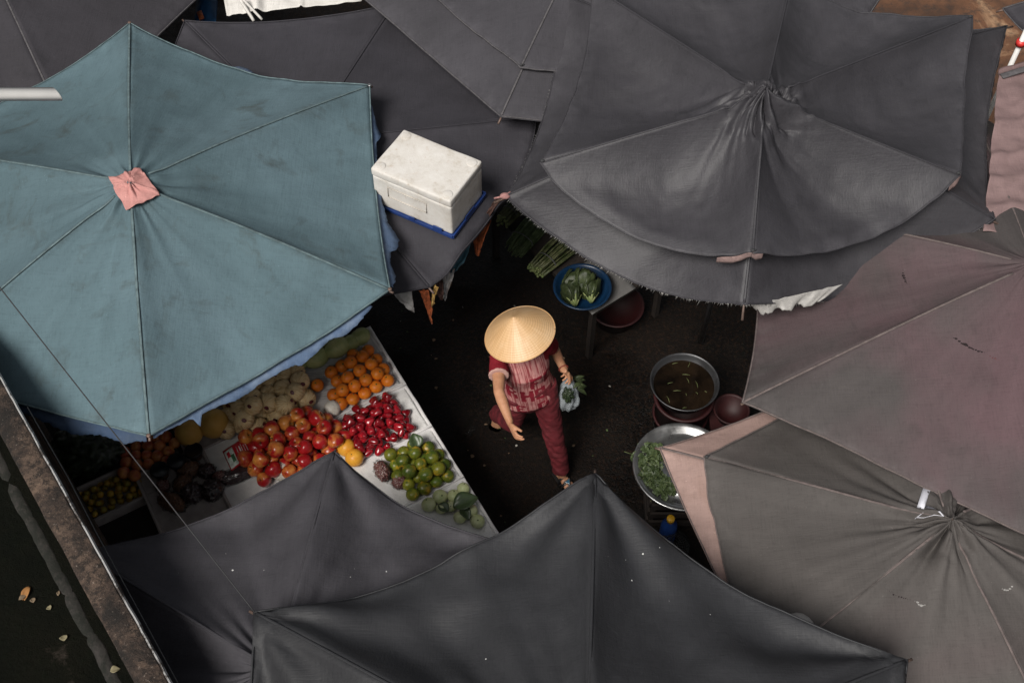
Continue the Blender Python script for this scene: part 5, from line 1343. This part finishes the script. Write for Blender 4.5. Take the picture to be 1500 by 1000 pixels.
def hand(mb, wr, tip, palm, thumb, curl, L=1.0, spread=.006):
    """palm, four jointed fingers of unequal length and a thumb from the side of the palm"""
    d = (tip - wr).normalized(); pn = (V(palm) - d * V(palm).dot(d)).normalized(); ws = d.cross(pn) * thumb
    mb.loft([wr - d * .02, wr + d * .02, wr + d * .05, wr + d * .083], [(.024, .018), (.031, .016), (.037, .0145), (.036, .012)], 14, side=ws)
    for k, (o, l, c_) in enumerate(((.029, .068, 1.0), (.0095, .077, 1.12), (-.0105, .072, 1.2), (-.029, .056, 1.3))):
        b = wr + d * (.078 - .004 * abs(k - 1)) + ws * o; a = 0; pts = [b]; rr = [.0095]
        for q, (f, ca) in enumerate(((.42, .45), (.32, .75), (.26, .6))):
            a += ca * curl * c_; dd = (d * math.cos(a) + pn * math.sin(a) + ws * (spread * (1.5 - k) * 10) * .6).normalized(); pts.append(pts[-1] + dd * l * f * L); rr.append(.0088 - .0012 * q)
        pts.append(pts[-1] + dd * .004); rr.append(.004); mb.loft(pts, rr, 9)
    b = wr + d * .022 + ws * .024; t1 = (d * .9 + ws * .27 + pn * .42).normalized(); t2 = (d * .85 + ws * .2 + pn * .5).normalized()
    mb.loft([b - t1 * .012, b + t1 * .03, b + t1 * .03 + t2 * .028, b + t1 * .03 + t2 * .05, b + t1 * .03 + t2 * .054], [.013, .0115, .010, .008, .004], 9)
    return d, pn, ws


hand(bm_, wrR, fgR, -sa * -1 + fa * -.35, 1, .55, .88, .002)
hand(bm_, wrL, fgL, V((-.2, -.3, -1)), -1, 1.0)
# legs and bare feet
TOEM = []
for hp, kn, an, to in ((hpL, knL, anL, toL), (hpR, knR, anR, toR)):
    bm_.loft([hp, hp.lerp(kn, .4), kn, kn.lerp(an, .3), kn.lerp(an, .75), an], [.078, .066, .046, .047, .034, .029], 14)
    d = to - an; hd = V((d.x, d.y, 0)).normalized(); fl = (to - (an + V((0, 0, -.05)))); fdir = (to - V((an.x, an.y, max(an.z - .06, .028)))).normalized(); w_ = fdir.cross(V((0, 0, 1))).normalized(); heel = V((an.x, an.y, max(an.z - .058, .026))) - hd * .035
    ballp = heel + fdir * .165
    bm_.loft([heel, heel + fdir * .05 + V((0, 0, .012)), heel + fdir * .11 + V((0, 0, .004)), ballp], [(.026, .022), (.030, .030), (.038, .019), (.042, .011)], 14, side=w_)
    bm_.loft([an + V((0, 0, .02)), heel + fdir * .045 + V((0, 0, .02))], [.029, .031], 12)
    big_s = 1 if (hp is hpL) else -1          # big toe on the inner side
    for k in range(5):
        o = w_ * ((.030 - .016 * k) * (-1 if w_.dot(sa) > 0 else 1) * big_s); l = (.045, .040, .036, .031, .025)[k]; b = ballp - fdir * (.004 + .006 * max(0, k - 1)) + o
        fd = V((fdir.x, fdir.y, max(fdir.z, -.02))).normalized()
        r_ = .0115 if k == 0 else .0085
        bm_.loft([b - fd * .015, b + fd * l * .6, b + fd * l, b + fd * (l + .004)], [r_, r_, r_ * .85, r_ * .4], 9)
        TOEM.append((b + fd * (l - .004) + V((0, 0, r_ * .8)), r_, fd))
    # sandal
    sd_ = MB(); sole = []
    for j in range(13):
        f = j / 12; c_ = heel + fdir * (-.03 + .265 * f); hw = .034 + .014 * math.sin(PI * min(1, f * .9 + .05)) - .012 * (f > .95); zz = -.022 - (.010 if f < .75 else .008)
        sole.append([c_ + w_ * x * hw + V((0, 0, zz + h)) for x, h in ((-1, 0), (1, 0), (1, .014), (-1, .014))])
    for row in sole:
        for q in row: q.z = max(q.z, .004)
    sd_.grid(sole, 0, True); sd_.f.append((0, 1, 2, 3)); n_ = 12 * 4; sd_.f.append((n_ + 3, n_ + 2, n_ + 1, n_)); sd_.mi += [0, 0]
    TOEM.append(('sole', sd_, heel, fdir, w_))
body_me = remesh(bm_, 'body', .0042, 3, SKIN)
body_me.transform(Matrix.Translation(-V(person.location)))
wrap('body', body_me, person)
for s_ in (-1, 1):
    mb = MB(); mb.ball(HC + fa * .083 + sa * (.031 * s_) + V((0, 0, .006)), (.0125, .0125, .008), 12, 8); e_ = part('eye', mb, EYEW, person)
    mb = MB(); mb.ball(HC + fa * .092 + sa * (.031 * s_) + V((0, 0, .005)), .0055, 8, 6); part('iris', mb, IRIS, e_)
    mb = MB(); mb.loft([HC + fa * .088 + sa * (s_ * x) + V((0, 0, .024 + .004 * math.sin(x * 60))) for x in (.014, .026, .038, .046)], .0028, 5); part('eyebrow', mb, HAIRM, person)
mb = MB(); mb.loft([HC + fa * (.088 - .35 * abs(x)) + sa * x + V((0, 0, -.057)) for x in (-.022, -.01, 0, .01, .022)], [(.002, .002), (.005, .004), (.006, .004), (.005, .004), (.002, .002)], 8); part('mouth', mb, LIP, person)
mb = MB(); rows = []
for j in range(15):
    ph = .15 + 1.42 * j / 14; row = []
    for i in range(28):
        th = 2 * PI * i / 28; dd = sa * math.cos(th) - fa * math.sin(th); front = max(0, dd.dot(fa)); lo_ = ph if front < .45 else max(ph, .15 + .75 * front)
        row.append(HC + dd * (.088 * math.cos(lo_) * (1 + .03 * nz(th * 6, j * .2, 0)) + .004) + V((0, 0, .118 * math.sin(lo_))) - fa * .010)
    rows.append(row)
mb.grid(rows, 0, True); mb.loft([HC - fa * .075 + V((0, 0, .02)), HC - fa * .105 + V((0, 0, -.04)), HC - fa * .10 + V((0, 0, -.12)), HC - fa * .095 + V((0, 0, -.19))], [(.06, .03), (.062, .03), (.045, .022), (.02, .012)], 14, side=sa); part('hair', mb, HAIRM, person)
# sandals and painted nails
BLACKL = simple('black_sandal_strap', (.012, .011, .011), .4); NAIL = simple('red_nail_polish', (.35, .012, .02), .2); STONE = simple('blue_buckle_stone', (.05, .13, .20), .15); BUCK = simple('silver_buckle', (.6, .6, .6), .3, .9, .05)
k_ = 0
sandal = None
for t_ in TOEM:
    if t_[0] == 'sole':
        _, sd_, heel, fdir, w_ = t_
        s_o = part('sandal', sd_, BLACKL, person, False, bevel=.003)
        mb = MB()
        for (f0, lift) in ((.10, .050), (.06, .066)):
            pts = [heel + fdir * f0 + w_ * (.049 * math.cos(x)) + V((0, 0, -.02 + (lift + .0) * math.sin(x))) for x in [PI * i / 12 for i in range(13)]]; mb.loft(pts, [(.010, .0035)] * 13, 8, side=fdir)
        mb.loft([heel + fdir * .09 + V((0, 0, .036)), heel + fdir * .13 + V((0, 0, .026)), heel + fdir * .175 + w_ * .008 + V((0, 0, .014))], [(.010, .0035)] * 3, 8, side=w_)
        part('strap', mb, BLACKL, s_o)
        c_ = heel + fdir * .105 + V((0, 0, .038)); up_ = (V((0, 0, 1)) + fdir * .5).normalized()
        for rad, th, mt, nm in ((.034, .004, BUCK, 'buckle'), (.023, .007, STONE, 'buckle_stone')):
            mb = MB(); tr_ = [fdir * math.cos(a) * rad + w_ * math.sin(a) * rad for a in (0, 2.1, 4.19)]; mb.add([c_ + q for q in tr_] + [c_ + q * .85 + up_ * th for q in tr_], [(2, 1, 0), (3, 4, 5), (0, 1, 4, 3), (1, 2, 5, 4), (2, 0, 3, 5)]); part(nm, mb, mt, s_o, False)
    else:
        c_, r_, fd = t_; mb = MB(); mb.ball(c_, (r_ * .75, r_ * .75, .0025), 8, 6); part('toenail', mb, NAIL, person)

# trousers
TROUS = simple('maroon_trousers', (.115, .010, .015), .75, 0, .25, 18, .25, 160)
mb = MB()
mb.loft([HIP + V((0, 0, z)) for z in (-.14, -.08, -.02, .04, .09)], [(.10, .095), (.165, .118), (.178, .122), (.16, .11), (.145, .10)], 22, side=sa)
for hp, kn, an in ((hpL, knL, anL), (hpR, knR, anR)):
    an2 = kn.lerp(an, .93)
    mb.loft([hp + V((0, 0, .02)), hp.lerp(kn, .35), hp.lerp(kn, .8), kn, kn.lerp(an2, .4), kn.lerp(an2, .8), an2], [.098, .088, .072, .068, .063, .060, .062], 18)
tm_ = remesh(mb, 'trousers', .006, 4, TROUS)
NRM = [v_.normal.copy() for v_ in tm_.vertices]
for v_, n_ in zip(tm_.vertices, NRM):
    p = v_.co; leg = (p - knL) if (p - knL).length < (p - knR).length else (p - knR)
    k = math.exp(-(leg.length / .16) ** 2) * .7 + .3 + .5 * math.exp(-((p.z - .16) / .06) ** 2)
    p += n_ * (.014 * k * nz(p.x * 6, p.y * 6, p.z * 22 + p.x * 18) + .008 * abs(nz(p.x * 9 + p.z * 5, p.y * 9, p.z * 14)) + .004 * nz(p.x * 20, p.y * 20, p.z * 40))
tm_.transform(Matrix.Translation(-V(person.location))); tro = wrap('trousers', tm_, person)

# shirt with a printed pattern: fine stripes with blocks of letters
mb = MB()
SZ = (.775, .81, .86, .92, .98, 1.06, 1.13, 1.18, 1.215)
mb.loft([cz(z) + fa * (.012 if .98 < z < 1.12 else 0) for z in SZ], [(.182, .130), (.180, .130), (.170, .124), (.156, .115), (.148, .115), (.156, .128), (.168, .118), (.160, .095), (.085, .07)], 26, side=sa)
sleeves = MB()
for sh, el, s_ in ((shR, elR, -1), (shL, elL, 1)):
    mb.loft([sh - sa * (s_ * .05) + V((0, 0, .0)), sh + V((0, 0, .002)), sh.lerp(el, .3), sh.lerp(el, .52)], [.062, .062, .062, .066], 16)
sm_ = remesh(mb, 'shirt', .0055, 4)
NRM = [v_.normal.copy() for v_ in sm_.vertices]
for v_, n_ in zip(sm_.vertices, NRM):
    p = v_.co; x = (p - cz(p.z)).dot(sa); low_ = max(0, min(1, (1.0 - p.z) / .3))
    p += n_ * (.009 * nz(x * 9 + p.z * 4, p.z * 5, 3 + (p.y > cz(p.z).y)) * (.4 + low_) + .007 * low_ * nz(x * 24, p.z * 3, 8) + .003 * nz(p.x * 30, p.y * 30, p.z * 30))
GLY = {'F': ('111', '100', '110', '100', '100'), 'D': ('110', '101', '101', '101', '110'), 'H': ('101', '101', '111', '101', '101'), 'O': ('111', '101', '101', '101', '111'), 'G': ('111', '100', '101', '101', '111'), 'A': ('010', '101', '111', '101', '101'), 'E': ('111', '100', '110', '100', '111'), 'M': ('101', '111', '111', '101', '101'), 'R': ('110', '101', '110', '101', '101'), 'N': ('110', '101', '101', '101', '101')}
WORDS = [('F', .025, 1.04, .085, .12), ('D', .118, 1.045, .07, .11), ('H', -.045, .925, .085, .085), ('O', .045, .925, .075, .085), ('R', -.13, .94, .05, .08), ('D', .05, .82, .085, .065), ('G', .14, .828, .06, .06), ('E', -.10, .82, .06, .06)]
ca = sm_.color_attributes.new('print', 'FLOAT_COLOR', 'POINT')
for i, v_ in enumerate(sm_.vertices):
    p = v_.co; c_ = cz(p.z); x = (p - c_).dot(sa); fr = (p - c_).dot(fa); let = 0; slv = 0
    for sh, el, s_ in ((shR, elR, -1), (shL, elL, 1)):
        dd = el - sh; t = (p - sh).dot(dd) / dd.length_squared; dist = (p - (sh + dd * t)).length
        if x * s_ > .118 + .02 * (p.z < 1.0) and p.z > .95 and t > -.4 and dist < .09: slv = 1
        if slv and t > .485: let = -1
    xx = x if fr > 0 else -x
    if not slv:
        for (g_, gx, gz, gw, gh) in WORDS:
            u_, w_ = (xx - gx) / gw * 1 + .5, (p.z - gz) / gh + .5
            if 0 <= u_ < 1 and 0 <= w_ < 1 and GLY[g_][4 - int(w_ * 5)][int(u_ * 3)] == '1': let = 1
    ca.data[i].color = (max(let, 0), slv, 1 if let < 0 else 0, 1)
uvl = sm_.uv_layers.new(name='flat')
for lp in sm_.loops:
    p = sm_.vertices[lp.vertex_index].co; uvl.data[lp.index].uv = ((p - cz(p.z)).dot(sa), p.z)
m = N('printed_shirt'); at = m.node('ShaderNodeVertexColor', layer_name='print'); sp = m.node('ShaderNodeSeparateColor'); m.link(at.outputs[0], sp.inputs[0])
uvn = m.node('ShaderNodeUVMap', uv_map='flat'); mp = m.node('ShaderNodeMapping'); mp.inputs['Scale'].default_value = (95, 4, 1); m.link(uvn.outputs[0], mp.inputs[0])
st_ = m.noise(mp.outputs[0], 1.0, 3, .7); mp2 = m.node('ShaderNodeMapping'); mp2.inputs['Scale'].default_value = (12, 9, 1); m.link(uvn.outputs[0], mp2.inputs[0])
c = m.ramp(st_, (.43, (.24, .045, .05)), (.52, (.47, .225, .21))); c = m.mix(m.ramp(m.noise(mp2.outputs[0], 1, 2), (.54, 0), (.58, .35)), c, (.24, .05, .055))
c = m.mix(m.ramp(sp.outputs[0], (.4, 0), (.6, 1)), c, (.20, .014, .026)); c = m.mix(m.ramp(sp.outputs[1], (.4, 0), (.6, 1)), c, (.20, .012, .020)); c = m.mix(m.ramp(sp.outputs[2], (.4, 0), (.6, .9)), c, (.48, .30, .26))
m.color(c); m.set(Roughness=.8, Specular_IOR_Level=.2); m.bump(m.noise(m.coord(), 90, 4), .2, .004)
sm_.materials.append(m.m); sm_.transform(Matrix.Translation(-V(person.location))); wrap('shirt', sm_, person)
# bracelet
mb = MB(); d = (wrL - elL).normalized(); a_ = d.orthogonal().normalized(); b_ = d.cross(a_); c_ = wrL - d * .02
mb.loft([c_ + a_ * (.031 * math.cos(x)) + b_ * (.031 * math.sin(x)) for x in [2 * PI * i / 20 for i in range(21)]], .0035, 6); part('bracelet', mb, simple('red_beads', (.25, .04, .03), .4), person)

# conical hat worn by the woman
m = N('palm_leaf_hat'); tc = m.node('ShaderNodeTexCoord'); sx = m.node('ShaderNodeSeparateXYZ'); m.link(tc.outputs['Object'], sx.inputs[0])
wv = m.math('SINE', m.math('MULTIPLY', sx.outputs[2], 2 * PI / .0095)); an_ = m.math('ARCTAN2', sx.outputs[1], sx.outputs[0])
cv = m.node('ShaderNodeCombineXYZ'); m.link(m.math('MULTIPLY', an_, 26), cv.inputs[0]); m.link(m.math('MULTIPLY', sx.outputs[2], 4), cv.inputs[1]); nr = m.noise(cv.outputs[0], 1.4, 4, .7)
c = m.ramp(nr, (.3, (.50, .29, .13)), (.5, (.64, .40, .20)), (.72, (.76, .53, .31)))
c = m.mix(m.ramp(wv, (.55, 0), (1, .35)), c, (.42, .23, .085)); c = m.mix(m.ramp(m.noise(m.coord(), 7, 5, .6), (.5, 0), (.75, .35)), c, (.80, .62, .42))
m.color(c); m.set(Roughness=.42, Specular_IOR_Level=.5, Coat_Weight=.18, Coat_Roughness=.3); m.bump(m.math('ADD', m.math('MULTIPLY', nr, 1.2), m.math('MULTIPLY', wv, .35)), .5, .003); HATM = m.m
hA = P(752, 464, 1.585); hC = P(761.5, 489, 1.425); ax = (hA - hC).normalized(); hr = .222; hh = (hA - hC).length
hat = thing('conical_hat', hC, "cream conical palm leaf hat on the walking person's head", 'hat'); hat.rotation_euler = V((0, 0, 1)).rotation_difference(ax).to_euler()
mb = MB(); prof = [(hr * (1 - j / 30) ** 1.0 + .004 * math.sin(PI * j / 30), hh * (j / 30) + .006 * math.sin(PI * j / 30)) for j in range(30)] + [(.004, hh * .992), (.0005, hh)]
mb.lathe(prof, 96); o = wrap('hat_cone', mb.mesh('hat_cone', HATM), hat); mods(o, solid=.003)
mb = MB(); mb.loft([(hr * math.cos(x), hr * math.sin(x), 0) for x in [2 * PI * i / 96 for i in range(97)]], .0035, 6); wrap('rim_hoop', mb.mesh('rim_hoop', HATM), hat)
mb = MB(); mb.loft([hC + sa * .08 + V((0, 0, -.0)), HC + sa * .075 + fa * .03 + V((0, 0, -.06)), HC + fa * .05 + V((0, 0, -.115)), HC - sa * .075 + fa * .03 + V((0, 0, -.06)), hC - sa * .08], .003, 5)
mb.v = [hat.matrix_basis.inverted() @ q for q in mb.v]; wrap('chin_strap', mb.mesh('chin_strap', BLACKL), hat)

# plastic bag of greens in her left hand
gp = fgL.lerp(wrL, .35)
bg = bag('carrier_bag', 832, 580, gp.z - .14, (.04, .045, .085), GRB, 'thin clear plastic bag of greens held in the left hand of the person', 'bag', 21, .4, .35)
m = N('cloudy_plastic_film'); m.color((.62, .68, .72)); m.set(Roughness=.18, Alpha=.30, Specular_IOR_Level=.7); m.bump(m.noise(m.coord(), 30, 4, .6), .4, .015); CLOUDY = m.m
bctr = P(832, 580, gp.z - .14); mb = MB(); rows = []
for j in range(19):
    t = j / 18; c_ = gp.lerp(bctr + V((0, 0, -.11)), t); r_ = .012 + .056 * math.sin(PI * min(1, t * .62)) ** 1.3 * (1 if t < .9 else .8); row = []
    for i in range(40):
        th = 2 * PI * i / 40; k = 1 + .28 * nz(math.cos(th) * 2.6, math.sin(th) * 2.6, t * 3.5) + .16 * math.sin(7 * th + 5 * t); row.append(c_ + V((r_ * k * math.cos(th), r_ * k * math.sin(th), .01 * nz(th, t * 5, 3))))
    rows.append(row)
mb.grid(rows, 0, True); part('bag_film', mb, CLOUDY, bg)
lf = MB(); rnd = random.Random(2)
for k in range(8):
    b_ = P(842 + rnd.uniform(-4, 4), 560 + rnd.uniform(-6, 10), gp.z - .06); Mx = Matrix.Translation(b_) @ Matrix.Rotation(-1.3 + rnd.uniform(-.7, .7), 4, 'Z') @ Matrix.Rotation(rnd.uniform(-.4, .4), 4, 'X'); l_ = leaf(rnd.uniform(.05, .085), .018, .4, .5, 6, Mx); lf.add(l_.v, l_.f)
part('protruding_leaves', lf, GLEAF, bg, solid=.001)

# prototypes that were never placed are removed
for k, o in PR.items():
    if k not in USED:
        for ch in list(o.children): bpy.data.objects.remove(ch)
        bpy.data.objects.remove(o)
